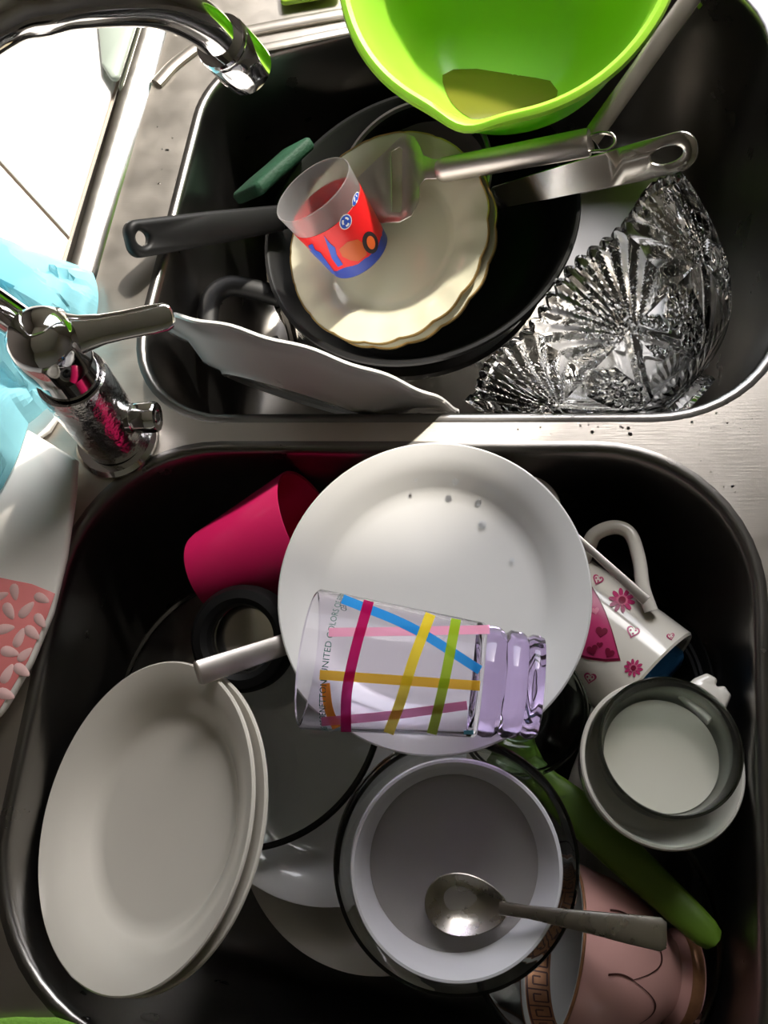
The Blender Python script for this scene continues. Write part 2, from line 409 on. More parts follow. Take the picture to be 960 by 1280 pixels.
V, Fc = lathe([(0, .0155), (.0092, .0155), (.0100, .0175), (.0100, .0285), (.0092, .0305), (.0052, .0305), (.0052, .0298), (.0045, .0298), (.0035, .0306), (0, .0306)], 40, fn=lambda t, r, z: (r * (1 + (.045 * (abs(math.sin(5 * t)) - .5) if r > .009 else 0)), z))
o = mesh('valve_knob', V, Fc, CHROME, va)
B = P(310, 95, .15); dl = nz((B - A) * (1, 1, 0))
sp = [(-.012, .052), (-.03, .068), (-.038, .10), (-.037, .15), (-.022, .205), (.012, .247), (.05, .265), (.088, .264), (.106, .256), (.123, .247), (.156, .223), (.177, .197), (.187, .175)]
spp = catmull([np.array(p) for p in ((-.004, .014, .05), (-.010, .024, .08), (-.026, .030, .12), (-.040, .028, .17), (-.030, .010, .222))] + [dl * a + np.array([0, 0, z]) for a, z in sp[6:]], 8)
V, Fc = tube(spp, .0108, 28); mesh('spout', V, Fc, CHROME, fa)
t0 = spp[-1]; td = nz(spp[-1] - spp[-3]); 
tip = lp([(0, -.001), (.0119, -.001), (.0124, .0005), (.0119, .002), (.0117, .002), (.0125, .0034), (.0128, .019), (.0125, .0235), (.0105, .0255), (.0088, .0255), (.0086, .022), (0, .022)], 'spout_nozzle', CHROME, M=frame(t0 - td * .004, td) @ Matrix.Scale(1.18, 4))

# ------------------------------------------------------------------ round ware
def plate_prof(R, d, wr, t=.0035, lip=.6, foot=None):
    """dished plate, rim circle at z=0; d depth, wr well radius ratio"""
    rw = R * wr; foot = foot or rw * .82
    top = [(0, -d), (rw * .9, -d), (rw * 1.0, -d * .95), (rw * 1.06, -d * .82), (rw + (R - rw) * .38, -d * .42 * lip), (rw + (R - rw) * .7, -d * .14 * lip), (R - .001, 0), (R, -.0006), (R + .0002, -.0018), (R - .0008, -.003)]
    bot = [(rw + (R - rw) * .7, -d * .14 * lip - t), (rw + (R - rw) * .38, -d * .42 * lip - t), (rw * 1.05, -d * .86 - t), (foot + .003, -d - t * .9), (foot + .001, -d - t - .002), (foot - .002, -d - t - .002), (foot - .003, -d - t * .8), (0, -d - t * .8)]
    return top + bot
def bowl_prof(R, d, fr, t=.0035, belly=.55, k=12):
    """bowl, rim at z=0; fr base radius; superellipse wall"""
    inn = []; out = []
    for i in range(k + 1):
        a = i / k * math.pi / 2; q = fr + (R - fr) * math.sin(a) ** belly if False else None
    for i in range(k + 1):
        s = i / k; r = fr + (R - fr) * (s ** belly); z = -d + d * s
        inn.append((r, z)); 
    top = [(0, -d + .0005)] + [(max(r - t, .001), z + (t if i == 0 else t * (1 - i / k))) for i, (r, z) in enumerate(inn)][:-1] + [(R - t, -.0012), (R - t * .75, 0), (R - t * .25, 0), (R, -.0012)]
    bot = [(r, z) for r, z in inn[:-1][::-1]]
    bot[-1] = (fr, -d); top[0] = (0, -d + t)
    return top + bot + [(fr - .002, -d - .002), (fr - .005, -d - .002), (fr - .006, -d), (0, -d)]
def one(name, prof, M, m, label, cat, n=96, fn=None, group=None, sharp=40):
    V, Fc = lathe(prof, n, fn); return tag(mesh(name, V, Fc, m, None, M, sharp=sharp), label, cat, group)

# --- upper basin, from the bottom of the pile
# steel pot with black loop handle, under the pan
pc = P(520, 285, -.135) + np.array([0, 0, 0])
pot = thing('cooking_pot', at((-.066, .424, -DEP + .0005)), 'steel cooking pot with black loop handle under the black pan', 'pot')
V, Fc = lathe([(0, .002), (.110, .002), (.116, .006), (.1175, .103), (.1195, .104), (.1195, .1055), (.1155, .1055), (.1145, .008), (0, .006)], 80); mesh('body', V, Fc, POLISH, pot)
hp = [P(352, 372, -.080), P(318, 362, -.074), P(285, 358, -.069), P(264, 375, -.066), P(261, 412, -.066), P(277, 428, -.069), P(315, 440, -.074), P(350, 432, -.080)]
pl_ = np.array(pot.location)
V, Fc = tube([p - pl_ for p in catmull(hp, 8)], 0, 16, side=(0, 0, 1), flat=(.006, .0085)); lh = mesh('loop_handle', V, Fc, BLACKP, pot)
V, Fc = tube([P(350, 368, -.090) - pl_, P(366, 415, -.0905) - pl_, P(374, 448, -.091) - pl_], 0, 12, side=(0, 0, 1), flat=(.011, .005)); mesh('handle_bracket', V, Fc, POLISH, lh)
# black frying pan
panc = np.array([-.0555, .4223, -.04]); pann = nz((-.145, -.018, .989))
pan = thing('frying_pan', frame(panc, pann), 'large black non-stick frying pan with a hole in its black handle', 'pan')
V, Fc = lathe([(0, -.042), (.085, -.042), (.097, -.039), (.1065, -.03), (.1215, -.001), (.1235, .0005), (.126, .0005), (.1265, -.002), (.1245, -.003), (.1095, -.032), (.099, -.044), (.086, -.0455), (0, -.0455)], 96); mesh('pan_body', V, Fc, NONSTICK, pan)
MI = pan.matrix_world.inverted()
def loc(px, py, z, MI): return np.array(MI @ PV(px, py, z))
h0, h1 = P(342, 274, -.040), P(163, 301, .034); hu = nz(h1 - h0); hl = np.linalg.norm(h1 - h0)
hv = nz(np.cross(hu, view(h1))); hn = nz(np.cross(hu, hv)); hn = hn if np.dot(hn, view(h1)) > 0 else -hn; hv = np.cross(hn, hu)
HM = Matrix([[hu[i], hv[i], hn[i], h0[i]] for i in range(3)] + [[0, 0, 0, 1]])
ol = round_poly([(-.012, -.010), (hl * .45, -.0125), (hl, -.0135), (hl, .0125), (hl * .45, .0115), (-.012, .010)], [.003, .2, .009, .009, .2, .003], 6)
o = slab('handle', ol, [circ(hl - .0115, -.0005, .0056)], -.011, 0, .0025, BLACKP, pan); o.matrix_world = HM
o = slab('handle_neck', [np.array(p) for p in round_poly([(-.022, -.009), (-.004, -.009), (-.004, .009), (-.022, .009)], .002, 3)], [], -.009, -.002, .0015, BLACKP, pan); o.matrix_world = HM
# steel saucepan inside it
sn = nz((-.3, -.215, .929)); scn = np.array([-.076, .3915, -.02])
def on(px, py, c, n):
    r = RC @ np.array([px - 480, py - 640, F]); return CAM + r * (np.dot(c - CAM, n) / np.dot(r, n))
sm_c = on(514, 226, scn - sn * .038, sn); sm = thing('steel_saucepan', frame(sm_c, sn), 'small steel saucepan with long flat handle standing inside the black pan', 'pan')
V, Fc = lathe([(0, -.021), (.052, -.021), (.0585, -.018), (.0615, -.005), (.063, -.001), (.0645, .0006), (.0665, 0), (.0668, -.0015), (.065, -.002), (.063, -.006), (.060, -.019), (.053, -.023), (0, -.023)], 80); mesh('pan_body', V, Fc, mat('dark_used_steel', (.10, .095, .09), .35, 1.), sm)
V, Fc = lathe([(.0628, -.0012), (.0642, .0012), (.0663, .0012), (.0672, -.0005), (.0668, -.002), (.0628, -.0012)], 80); mesh('rim_band', V, Fc, SATIN, sm)
h0, h1 = on(622, 247, sm_c, sn), P(872, 184, .05); hu = nz(h1 - h0); hl = np.linalg.norm(h1 - h0)
hv = nz(np.cross(hu, view(h1))); hn = nz(np.cross(hu, hv)); hn = hn if np.dot(hn, view(h1)) > 0 else -hn; hv = np.cross(hn, hu)
HM2 = Matrix([[hu[i], hv[i], hn[i], h0[i]] for i in range(3)] + [[0, 0, 0, 1]])
ol = round_poly([(-.004, -.0085), (hl * .3, -.0105), (hl * .75, -.0125), (hl, -.0125), (hl, .0125), (hl * .75, .0125), (hl * .3, .0105), (-.004, .0085)], [.002, .1, .1, .0115, .0115, .1, .1, .002], 6)
ol2 = []
for a, b in zip(ol, ol[1:] + ol[:1]): ol2 += [a + (b - a) * k / 6 for k in range(6)]
o = slab('handle', ol2, [circ(hl - .0195, 0, .0105, .0052)], -.002, .0012, .0008, POLISH, sm, zf=lambda x, y: -12 * y * y * (1 if x < hl - .03 else max(.4, 1 - (x - hl + .03) / .03)) + .004 * math.sin(max(0, x) / hl * 3.1)); o.matrix_world = HM2
# cream saucers with gold wavy edge, two in a stack
def wavy(R, amp=.0016, N=18):
    def f(t, r, z):
        q = max(0, (r / R - .55) / .45); wv = abs(math.sin(N * t / 2)) ** .7 - .6
        return r * (1 + q * amp * wv / R * 1.1), z + q * q * .0009 * math.cos(N * t)
    return f
def saucer(c, label):
    t = thing('saucer', frame(c, sn), label, 'saucer', 'gold-edged cream saucers')
    V, Fc = lathe(plate_prof(.0815, .012, .62, .003), 144, wavy(.082, .0011)); mesh('dish', V, Fc, CREAM, t)
    V, Fc = lathe([(.0806, .0004), (.0817, .0003), (.0820, -.0008), (.0817, -.0022), (.0809, -.0026)], 144, wavy(.082, .0011)); mesh('gold_edge', V, Fc, GOLD, t)
    return t
saucer(scn, 'cream saucer with wavy gold edge on which the red cup stands')
saucer(scn - sn * .0065 + np.array([.0035, -.002, 0]), 'cream saucer with wavy gold edge beneath another saucer in the pan')
# frosted cup with red and blue sleeve
cb = on(450, 318, scn - sn * .0018, sn); ct = P(390, 236, cb[2] + .056); cL = float(np.linalg.norm(ct - cb)); CM = frame(cb, ct - cb)
cup = thing('plastic_cup', CM, 'small frosted plastic cup with red and blue printed sleeve on the saucer', 'cup')
FROST = mat('frosted_plastic', (.86, .84, .84), .28, trans=.92, ior=1.1, spec=.3)
RB, RT = .0245, .0312
def cr(z): return RB + (RT - RB) * z / cL
V, Fc = lathe([(0, .0), (RB - .002, 0), (RB, .002), (RT, cL - .0006), (RT - .0005, cL), (RT - .0011, cL - .0005), (RB - .0012, .004), (0, .003)], 72); mesh('shell', V, Fc, FROST, cup)
zs = cL * .73
SLEEVE = mat('red_blue_sleeve', (.70, .012, .015), .35)
nt = SLEEVE.node_tree; b_ = nt.nodes['Principled BSDF']; tcn = nt.nodes.new('ShaderNodeTexCoord'); sx = nt.nodes.new('ShaderNodeSeparateXYZ'); nt.links.new(tcn.outputs['Object'], sx.inputs[0])
nn = nt.nodes.new('ShaderNodeTexNoise'); nn.inputs['Scale'].default_value = 60; ma = nt.nodes.new('ShaderNodeMath'); ma.operation = 'MULTIPLY_ADD'; ma.inputs[1].default_value = .012
nt.links.new(tcn.outputs['Object'], nn.inputs['Vector']); nt.links.new(nn.outputs['Fac'], ma.inputs[0]); nt.links.new(sx.outputs['Z'], ma.inputs[2])
cmp_ = nt.nodes.new('ShaderNodeMath'); cmp_.operation = 'GREATER_THAN'; cmp_.inputs[1].default_value = .0165; nt.links.new(ma.outputs[0], cmp_.inputs[0])
mx = nt.nodes.new('ShaderNodeMix'); mx.data_type = 'RGBA'; mx.inputs['A'].default_value = (.03, .06, .36, 1); mx.inputs['B'].default_value = (.72, .012, .015, 1)
nt.links.new(cmp_.outputs[0], mx.inputs['Factor']); nt.links.new(mx.outputs['Result'], b_.inputs['Base Color'])
V, Fc = lathe([(RB - .001, -.0004), (RB + .0003, .001), (cr(zs) + .0003, zs), (cr(zs) + .0001, zs + .0002)], 72); slv = mesh('sleeve', V, Fc, SLEEVE, cup)
KC = Cone(CM, RB, RT, cL)
BLUE = mat('print_blue', (.03, .09, .5), .35); PWHITE = mat('print_white', (.8, .8, .8), .35); PDARK = mat('print_dark', (.02, .015, .02), .35); PORANGE = mat('print_orange', (.55, .10, .02), .35)
for (x, y, r, ry) in ((431.5, 277, 7.5, 10), (443.5, 249, 3.2, 9.5)):
    KC.patch('round_sign_print', [np.array(p) for p in circ(x, y, r, ry, 18, .3)], PWHITE, slv, .0006)
    KC.patch('round_sign_print', [np.array(p) for p in circ(x, y, r * .86, ry * .86, 18, .3)], BLUE, slv, .0008)
    for a in (0.3, 2.4, 4.5):
        KC.ribbon('arrow_print', [np.array([x + r * .5 * math.cos(a + d_), y + ry * .5 * math.sin(a + d_)]) for d_ in (0, .6, 1.2)], 2.4 if r > 5 else 1.2, PWHITE, slv, .001, 4)
for q in ([(386, 306), (391, 304), (393, 311), (401, 315), (420, 341), (413, 345), (400, 334), (386, 315)], [(405, 294), (412, 303), (419, 309), (421, 318), (429, 330), (423, 333), (415, 322), (411, 311)]):
    KC.patch('skyline_print', [np.array(p, float) for p in q], BLUE, slv, .0007)
KC.patch('orange_print', [np.array(p, float) for p in [(424, 311), (434, 302), (447, 299), (456, 306), (458, 318), (448, 326), (438, 325), (428, 320)]], PORANGE, slv, .0006)
KC.patch('wheel_print', [np.array(p) for p in circ(462, 303, 9.5, 14, 20, -.25)], PDARK, slv, .0009)
KC.patch('wheel_print', [np.array(p) for p in circ(462.5, 303, 5, 8.5, 16, -.25)], PORANGE, slv, .0012)
# cheese slicer
bz = -.045
bl = [(441, 228), (489, 183), (499, 172), (509, 168), (518, 171), (525, 183), (529, 194), (540, 199), (557, 200), (558, 223), (541, 224), (531, 224), (524, 233), (525, 248), (515, 270), (500, 278), (474, 279), (452, 250)]
q0 = on(557, 212, scn + sn * .009, sn); q1 = on(737, 178, scn + sn * .012, sn)
e1 = nz(q1 - q0); e2 = nz(np.cross(sn, e1)); e3 = np.cross(e1, e2)
SM = Matrix([[e1[i], e2[i], e3[i], q0[i]] for i in range(3)] + [[0, 0, 0, 1]]); SI = SM.inverted()
def onplane(px, py):
    r = RC @ np.array([px - 480, py - 640, F]); t = np.dot(q0 - CAM, e3) / np.dot(r, e3); q = SI @ Vector((CAM + t * r).tolist()); return np.array([q.x, q.y])
sl_ = thing('cheese_slicer', SM, 'steel cheese slicer with slotted blade lying across the saucer', 'slicer')
bl2 = [onplane(*p) for p in bl]; 
def dens(p, k=3): return [np.array(a) + (np.array(b) - np.array(a)) * i / k for a, b in zip(p, p[1:] + p[:1]) for i in range(k)]
slab('blade', dens(round_poly(bl2, .003, 3), 2), [[onplane(*p) for p in [(489, 190), (499, 184), (503, 187), (503, 262), (500, 266), (490, 265)]]], -.0007, .0007, .0004, SATIN, sl_)
hl = float(np.linalg.norm(q1 - q0))
V, Fc = tube([(x, 0, z) for x, z in ((-.006, 0), (-.003, 0), (0, 0), (hl * .5, .0), (hl - .002, 0), (hl, 0))], [.0065, .0082, .0086, .0088, .0092, .0085], 28); mesh('handle', V, Fc, SATIN, sl_)
lpz = [onplane(*p) for p in [(733, 171), (752, 166), (766, 169), (769, 178), (760, 187), (745, 189), (733, 190)]]
V, Fc = tube(catmull([(p[0], p[1], 0) for p in lpz], 6), .0011, 10); mesh('hanging_loop', V, Fc, POLISH, sl_)
# dark green scouring pad standing between pan and basin wall
gp = [P(323, 238, -.022), P(380, 186, -.026)]
u_ = nz(gp[1] - gp[0]); n_ = edge_on(u_, gp[0], .12, np.array([-1., 1, 0])); v_ = nz(np.cross(n_, u_)); v_ = v_ if v_[2] < 0 else -v_
GM = Matrix([[u_[i], v_[i], np.cross(u_, v_)[i], gp[0][i]] for i in range(3)] + [[0, 0, 0, 1]])
wl_ = float(np.linalg.norm(gp[1] - gp[0]))
ol = dens(round_poly([(0, 0), (wl_ + .012, 0), (wl_ + .012, .055), (0, .055)], .006, 4), 3)
tag(slab('scouring_pad', ol, [], -.005, .005, .002, DKGREEN, None, GM, zf=lambda x, y: .0004 * math.sin(x * 90)), 'dark green scouring pad standing between the black pan and basin wall', 'scourer')
# white platter leaning at the divider
pa, pb = P(196, 402, .002), P(574, 516, -.045); pc_ = (pa + pb) / 2; pu = nz(pb - pa)
pn = edge_on(pu, pc_, -.10, np.array([.1, 1., .3])); pR = float(np.linalg.norm(pb - pa)) / 2
one('dinner_plate', plate_prof(pR, .018, .60, .0035), frame(pc_, pn), WHITE, 'large white plate standing on edge against the divider, its underside showing', 'plate', 120, wavy(pR, .0007, 14))
# cut crystal bowl on its side
ra, rb = P(590, 500, -.045), P(838, 252, -.035); rc = (ra + rb) / 2; ru = nz(rb - ra); RR = float(np.linalg.norm(rb - ra)) / 2
rn = edge_on(ru, rc, -.10, np.array([-1., .6, 0]))
def crystal():
    n, ms = 576, 96; rows = []
    Hb = .104; prof = []
    for i in range(ms + 1):
        s = i / ms; a = s * math.pi / 2 * .93
        prof.append((RR * (math.cos(a) ** .60 * .80 + .20 * (1 - s) + .045 * 0), -Hb * (math.sin(a) / math.sin(math.pi / 2 * .93)) ** 1.12))
    NS = 8; W8 = 2 * math.pi / NS
    tri = lambda x: abs(((x % 1.) + 1) % 1. - .5) * 2
    for i, (r, z) in enumerate(prof):
        s = i / ms; row = []
        for j in range(n):
            t = 2 * math.pi * j / n; d = 0.; zz = z
            u = ((t / W8) % 1.) - .5                        # fan sector coordinate
            if s < .36:
                fx, fy = u * .95, (.40 - s); ph = math.atan2(fx, fy); rad = math.hypot(fx, fy)
                d += .0030 * tri(ph / .23) * min(1, s / .04 + .35) * min(1, max(0, (.40 - s) / .08))
                sc_ = abs(math.sin(t * 36)); zz += .0045 * sc_ * (1 - s / .06) if s < .06 else 0
                zz += .003 * math.cos(u * 2 * math.pi) * (1 - s / .2) if s < .2 else 0
            u2 = ((t / W8 + .5) % 1.) - .5                  # star sector, shifted half a step
            hx, hy = u2 * .80, s - .52; rho = math.hypot(hx, hy); an = math.atan2(hy, hx)
            hexd = max(abs(math.cos(an + k * math.pi / 3)) * rho for k in range(3))
            if hexd < .155:
                e = min(1, (.155 - hexd) / .02)
                star = tri(an / (2 * math.pi) * 16 + .0) ; rr_ = rho / .155
                d += e * (.0010 + .0040 * abs(star - min(1, rr_ * 1.1)))
            elif .36 <= s < .72:
                dg = min(abs((u + .5) % 1 - .5 - (s - .36) * 1.15), abs((u + .5) % 1 - .5 + (s - .36) * 1.15), abs(abs(u) - .5 + (s - .36) * .0))
                d += .003 * max(0, 1 - dg / .07)
            elif s >= .72 and s < .96:
                d += .0022 * tri(t / W8 * 6) * min(1, (s - .72) / .05)
            rr2 = r - d
            row.append((rr2 * math.cos(t), rr2 * math.sin(t), zz))
        rows.append(row)
    # foot
    rl = prof[-1][0]
    for (r, z) in ((rl * 1.02, -Hb - .003), (rl * 1.1, -Hb - .007), (rl * 1.1, -Hb - .010), (rl * .98, -Hb - .0105), (rl * .85, -Hb - .0075)):
        rows.append([(r * (1 + .02 * abs(math.sin(16 * 2 * math.pi * j / n))) * math.cos(2 * math.pi * j / n), r * (1 + .02 * abs(math.sin(16 * 2 * math.pi * j / n))) * math.sin(2 * math.pi * j / n), z) for j in range(n)])
    rows = rows[::-1]
    for i in range(0, ms + 1, 6):
        r, z = prof[i]; q = i / ms
        row = []
        for j in range(n):
            t = 2 * math.pi * j / n; zz = z + .007 * q
            if i == 0: zz += .0045 * abs(math.sin(t * 36)) + .003 * math.cos((((t / W8) % 1.) - .5) * 2 * math.pi)
            row.append(((r - .0065 - .002 * q) * math.cos(t), (r - .0065 - .002 * q) * math.sin(t), zz))
        rows.append(row)
    V, Fc = rows_mesh(rows)
    b0 = 0; V.append((0, 0, -Hb - .0075)); V.append((0, 0, -Hb + .0065)); e = (len(rows) - 1) * n
    Fc += [(j, (j + 1) % n, len(V) - 2) for j in range(n)] + [(e + j, e + (j + 1) % n, len(V) - 1) for j in range(n)]
    return V, Fc
V, Fc = crystal()
tag(mesh('crystal_bowl', V, Fc, CRYST, None, frame(rc, rn, (0, 0, 1)), sharp=18), 'cut crystal bowl with zigzag rim and star cuts lying on its side', 'bowl')
# lime mixing bowl with pouring lip
gc = np.array([.0095, .5173, .105]); gn_ = nz((-.084, -.323, .943)); GR = .1092
GBM = frame(gc, gn_, (0, -1, 0)); lipa = math.atan2(*[float(v) for v in (GBM.inverted() @ PV(585, 150, .06))][1::-1])
def lipf(t, r, z):
    a = (t - lipa + math.pi) % (2 * math.pi) - math.pi; q = math.exp(-(a / .17) ** 2) * max(0., (z + .035) / .035) ** 1.5
    return r + .007 * q * (r / GR), z - .002 * q
gb = thing('mixing_bowl', GBM, 'large lime green plastic mixing bowl with pouring lip above the upper basin', 'bowl')
GBI = [(0, -.105), (.044, -.105), (.060, -.101), (.075, -.088), (.088, -.066), (.0955, -.042), (.1005, -.018), (.1035, -.006), (.105, -.001)]
prof = GBI + [(.1078, .001), (.1112, -.0005), (.1122, -.004), (.1112, -.006), (.1072, -.0075), (.1038, -.019), (.0985, -.043), (.091, -.068), (.078, -.091), (.062, -.1045), (.044, -.109), (0, -.109)]
V, Fc = lathe(prof, 128, lipf); mesh('shell', V, Fc, LIME, gb)
# a level pool in the tilted bowl: march outwards in the level plane until the inner wall is met
GBI_ = GBM.inverted(); low = GBM @ Vector((.046 * 1.0, 0, -.1045)); zl = low.z + .0055
def inside_bowl(p):
    q = GBI_ @ Vector(p); r = math.hypot(q.x, q.y); return r < np.interp(q.z, [b for a, b in GBI[1:]], [a for a, b in GBI[1:]]) - .0004 and q.z > -.1046
pc0 = np.array([low.x, low.y + .012, zl]); top = []
for k in range(48):
    t = 2 * math.pi * k / 48; d = np.array([math.cos(t), math.sin(t), 0]); r = .001
    while r < .09 and inside_bowl(pc0 + d * (r + .0008)): r += .0008
    top.append(d * r)
V = [tuple(p) for p in top] + [tuple(p * .9 + np.array([0, 0, -.0012])) for p in top] + [(0, 0, 0), (0, 0, -.0016)]
Fc = [(k, (k + 1) % 48, 96) for k in range(48)] + [(48 + k, 48 + (k + 1) % 48, 97) for k in range(48)] + [(k, (k + 1) % 48, 48 + (k + 1) % 48, 48 + k) for k in range(48)]
tag(mesh('brown_liquid', V, Fc, mat('brown_liquid', (.30, .30, .04), .1, trans=.5), None, at(pc0)), 'leftover brown liquid in the bottom of the green bowl', 'liquid')
# steel ladle with hooked handle behind the bowl
la, lb = P(728, 188, .0), P(866, -6, .035); ld = nz(lb - la); lsd = nz(np.cross(ld, view(lb)))
ladle = thing('ladle', at(la), 'long-handled steel ladle with hooked end beside the green bowl', 'ladle')
lm = (la + lb) / 2
pts = [la - la, (la * .7 + lb * .3) - la, lm - la, (la * .2 + lb * .8) - la, lb - la]
V, Fc = tube(catmull(pts, 6), 0, 16, side=lsd, flat=(.0072, .0012)); mesh('handle', V, Fc, POLISH, ladle)
upv = view(lb)
hk = [lb - la, lb - la + ld * .006 + upv * .001, lb - la + ld * .008 - lsd * -.004 - upv * .008, lb - la + ld * .002 + lsd * .007 - upv * .018, lb - la - ld * .004 + lsd * .007 - upv * .024]
V, Fc = tube(catmull(hk, 8), 0, 12, side=lsd, flat=[(.0042, .001)] * 33); mesh('hook', V, Fc, POLISH, ladle)
lbm = frame(np.array([-.004, -.008, .004]) , (.2, -.1, 1)) @ Matrix.Scale(.5, 4); V, Fc = lathe(bowl_prof(.036, .022, .012, .0012, .5), 48); o = mesh('ladle_bowl', V, Fc, BLACKP, ladle); o.matrix_local = lbm

# ------------------------------------------------------------------ lower basin, bottom of the pile first
def flat_at(x, y, z, n=(0, 0, 1)): return frame((x, y, z), n)
one('black_plate', [(0, -.012), (.05, -.012), (.056, -.010), (.066, -.004), (.068, -.0028), (.070, -.0034), (.072, -.0018), (.074, -.0024), (.0765, -.0005), (.0805, .0006), (.0814, -.0006), (.0805, -.002), (.066, -.008), (.055, -.015), (.048, -.016), (0, -.015)], flat_at(.0870, .0660, -.119, nz((-.6, .2, .77))), BLACKP, 'black plate with ribbed rim leaning behind the heart-patterned mug', 'plate', 80)
one('glass_salad_bowl', bowl_prof(.0755, .087, .050, .0028, .32), frame(P(740, 1160, -.053), (0, 0, 1)), GLASS, 'clear glass bowl under the pink teacup, only its rim showing', 'bowl')
one('side_plate', plate_prof(.1005, .016, .66), flat_at(-.073, -.021, -.128, (.03, .04, 1)), WHITE_WARM, 'stained pale plate lowest in the stack under the glass lid', 'plate', 110)
one('side_plate', plate_prof(.0965, .016, .66), flat_at(-.106, .019, -.097, (.0, .03, 1)), WHITE, 'white plate right below the glass pot lid', 'plate', 110)
one('glass_dish', bowl_prof(.0425, .030, .021, .003, .55), frame(P(651, 884, -.045), (0, 0, 1)), GREENGLASS, 'dark greenish glass dish half under the big round white plate', 'dish')
# glass pot lid with black ring knob
LC = P(310, 880, -.086); LM = frame(LC, (-.03, .06, 1))
lid = thing('pot_lid', LM, 'glass pot lid with thick black ring knob below the knife', 'lid')
Lr = .0970
tp = [(0, .020), (.02, .0195), (.05, .0155), (.075, .0075), (Lr - .003, .0012)]
V, Fc = lathe(tp + [(Lr, -.0005), (Lr - .001, -.003), (Lr - .004, -.0025)] + [(r * .995, z - .0035) for r, z in tp[::-1][1:]], 110); mesh('glass_dome', V, Fc, GLASS, lid)
V, Fc = lathe([(Lr - .0035, .0018), (Lr - .001, .0018), (Lr + .0006, 0), (Lr + .0004, -.003), (Lr - .0015, -.0042), (Lr - .0035, -.0042), (Lr - .0035, .0018)], 110); mesh('rim_line', V, Fc, mat('dark_rim', (.03, .028, .025), .25, .6), lid)
kc = np.array(LM.inverted() @ PV(303, 798, -.018)); kn = np.array((LM.inverted().to_3x3() @ Vector((-.05, -.22, .97)))[:])
km = frame(kc, kn)
V, Fc = lathe([(.0178, .0), (.019, .004), (.022, .0062), (.0265, .005), (.0292, .001), (.0292, -.006), (.026, -.0095), (.020, -.0095), (.0180, -.005), (.0178, 0)], 64); kb = mesh('knob', V, Fc, BLACKP, lid); kb.matrix_local = km @ Matrix.Scale(1.18, 4)
V, Fc = lathe([(0, -.010), (.0175, -.010), (.0185, -.0085), (.0175, -.007), (.012, -.0062), (0, -.006)], 48); mesh('steel_cap', V, Fc, POLISH, kb)
V, Fc = lathe([(0, -.034), (.009, -.034), (.007, -.02), (.009, -.0095), (0, -.0095)], 32); mesh('knob_stem', V, Fc, BLACKP, kb)
# crimson tumbler
xb, xt = P(263, 720, -.058), P(392, 660, -.0295); xL = float(np.linalg.norm(xt - xb)); XM = frame(xb, xt - xb)
V, Fc = lathe([(0, 0), (.0265, 0), (.031, .002), (.0325, .007), (.043, xL - .001), (.0425, xL), (.0413, xL - .001), (.0305, .007), (0, .005)], 96)
tag(mesh('plastic_tumbler', V, Fc, CRIMSON, None, XM), 'crimson plastic tumbler lying on its side beside the white plate', 'tumbler')
# two deep white plates leaning at the left wall
qn = nz((-.487, .09, .869)); qc = np.array([-.1950, -.0228, 0.0135])
for k, lab in enumerate(('upper of two deep white plates leaning at the basin corner', 'lower of two deep white plates leaning at the basin corner')):
    one('deep_plate', plate_prof(.0900, .021, .66, .0035, 1.0), frame(qc - qn * .0065 * k + np.array([.0022, -.0002, 0]) * k, qn), WHITE_WARM, lab, 'plate', 110, group='deep white plates')
# big round white plate
wn_ = nz((-.06, -.07, 1)); wc = np.array([-.0311, .1114, .0178])
one('dinner_plate', plate_prof(.094, .016, .70, .0035, 1.0), frame(wc, wn_), WHITE, 'big round white plate on which the striped glass lies', 'plate', 120)
# table knife: flat steel handle sticking out from under the plate
k0, k1 = P(246, 842, .040), P(354, 806, .003); ku = nz(k1 - k0); ks = nz(np.cross(ku, view(k0))); kn = np.cross(ks, ku); kn = kn if kn[2] > 0 else -kn; ks = np.cross(kn, ku)
KM = Matrix([[ku[i], ks[i], kn[i], k0[i]] for i in range(3)] + [[0, 0, 0, 1]])
kf = thing('table_knife', KM, 'table knife with flat steel handle tucked under the round white plate', 'knife')
slab('handle', round_poly([(0, -.0072), (.085, -.0062), (.085, .0062), (0, .0072)], [.002, .001, .001, .002], 4), [], -.002, .0018, .0006, SATIN, kf)
slab('blade', round_poly([(.084, -.005), (.17, -.0085), (.192, -.002), (.19, .007), (.084, .005)], [.001, .004, .004, .006, .001], 4), [], -.0008, .0008, .0004, POLISH, kf)
# striped drinking glass with purple base
tb, tt = P(676, 859, .050), P(389, 823, .0545); tL = float(np.linalg.norm(tt - tb)); TM = frame(tb, tt - tb, (0, 0, 1))
gl = thing('drinking_glass', TM, 'clear drinking glass with coloured stripes and purple base lying on the plate', 'glass')
r0, r1 = .0268, .0378; zb = .031
def gr(z): return r0 + (r1 - r0) * z / tL
V, Fc = lathe([(0, zb + .0005), (gr(zb) - .0002, zb + .0005), (gr(zb) + .0006, zb + .002), (r1, tL - .001), (r1 - .0006, tL), (r1 - .0014, tL - .001), (gr(zb + .006) - .0022, zb + .006), (gr(zb) - .006, zb + .003), (0, zb + .0025)], 96); mesh('clear_wall', V, Fc, LILACGLASS, gl)
def flute(t, r, z): return (r * (1 - .03 * abs(math.sin(4 * t)) * (1 if .002 < z < zb - .002 else .4)), z) if r > .02 else (r, z)
V, Fc = lathe([(0, .006), (.016, .0045), (.0225, .0), (r0 - .001, .0005), (r0 + .0005, .003), (gr(.006), .0065), (gr(.008) - .0018, .009), (gr(.011), .0115), (gr(.018), .018), (gr(.02) - .0022, .0205), (gr(.023), .0235), (gr(zb), zb - .003), (gr(zb) - .001, zb), (0, zb)], 120, flute); mesh('purple_base', V, Fc, PURPLE, gl, sharp=50)
KG = Cone(TM, r0, r1, tL)
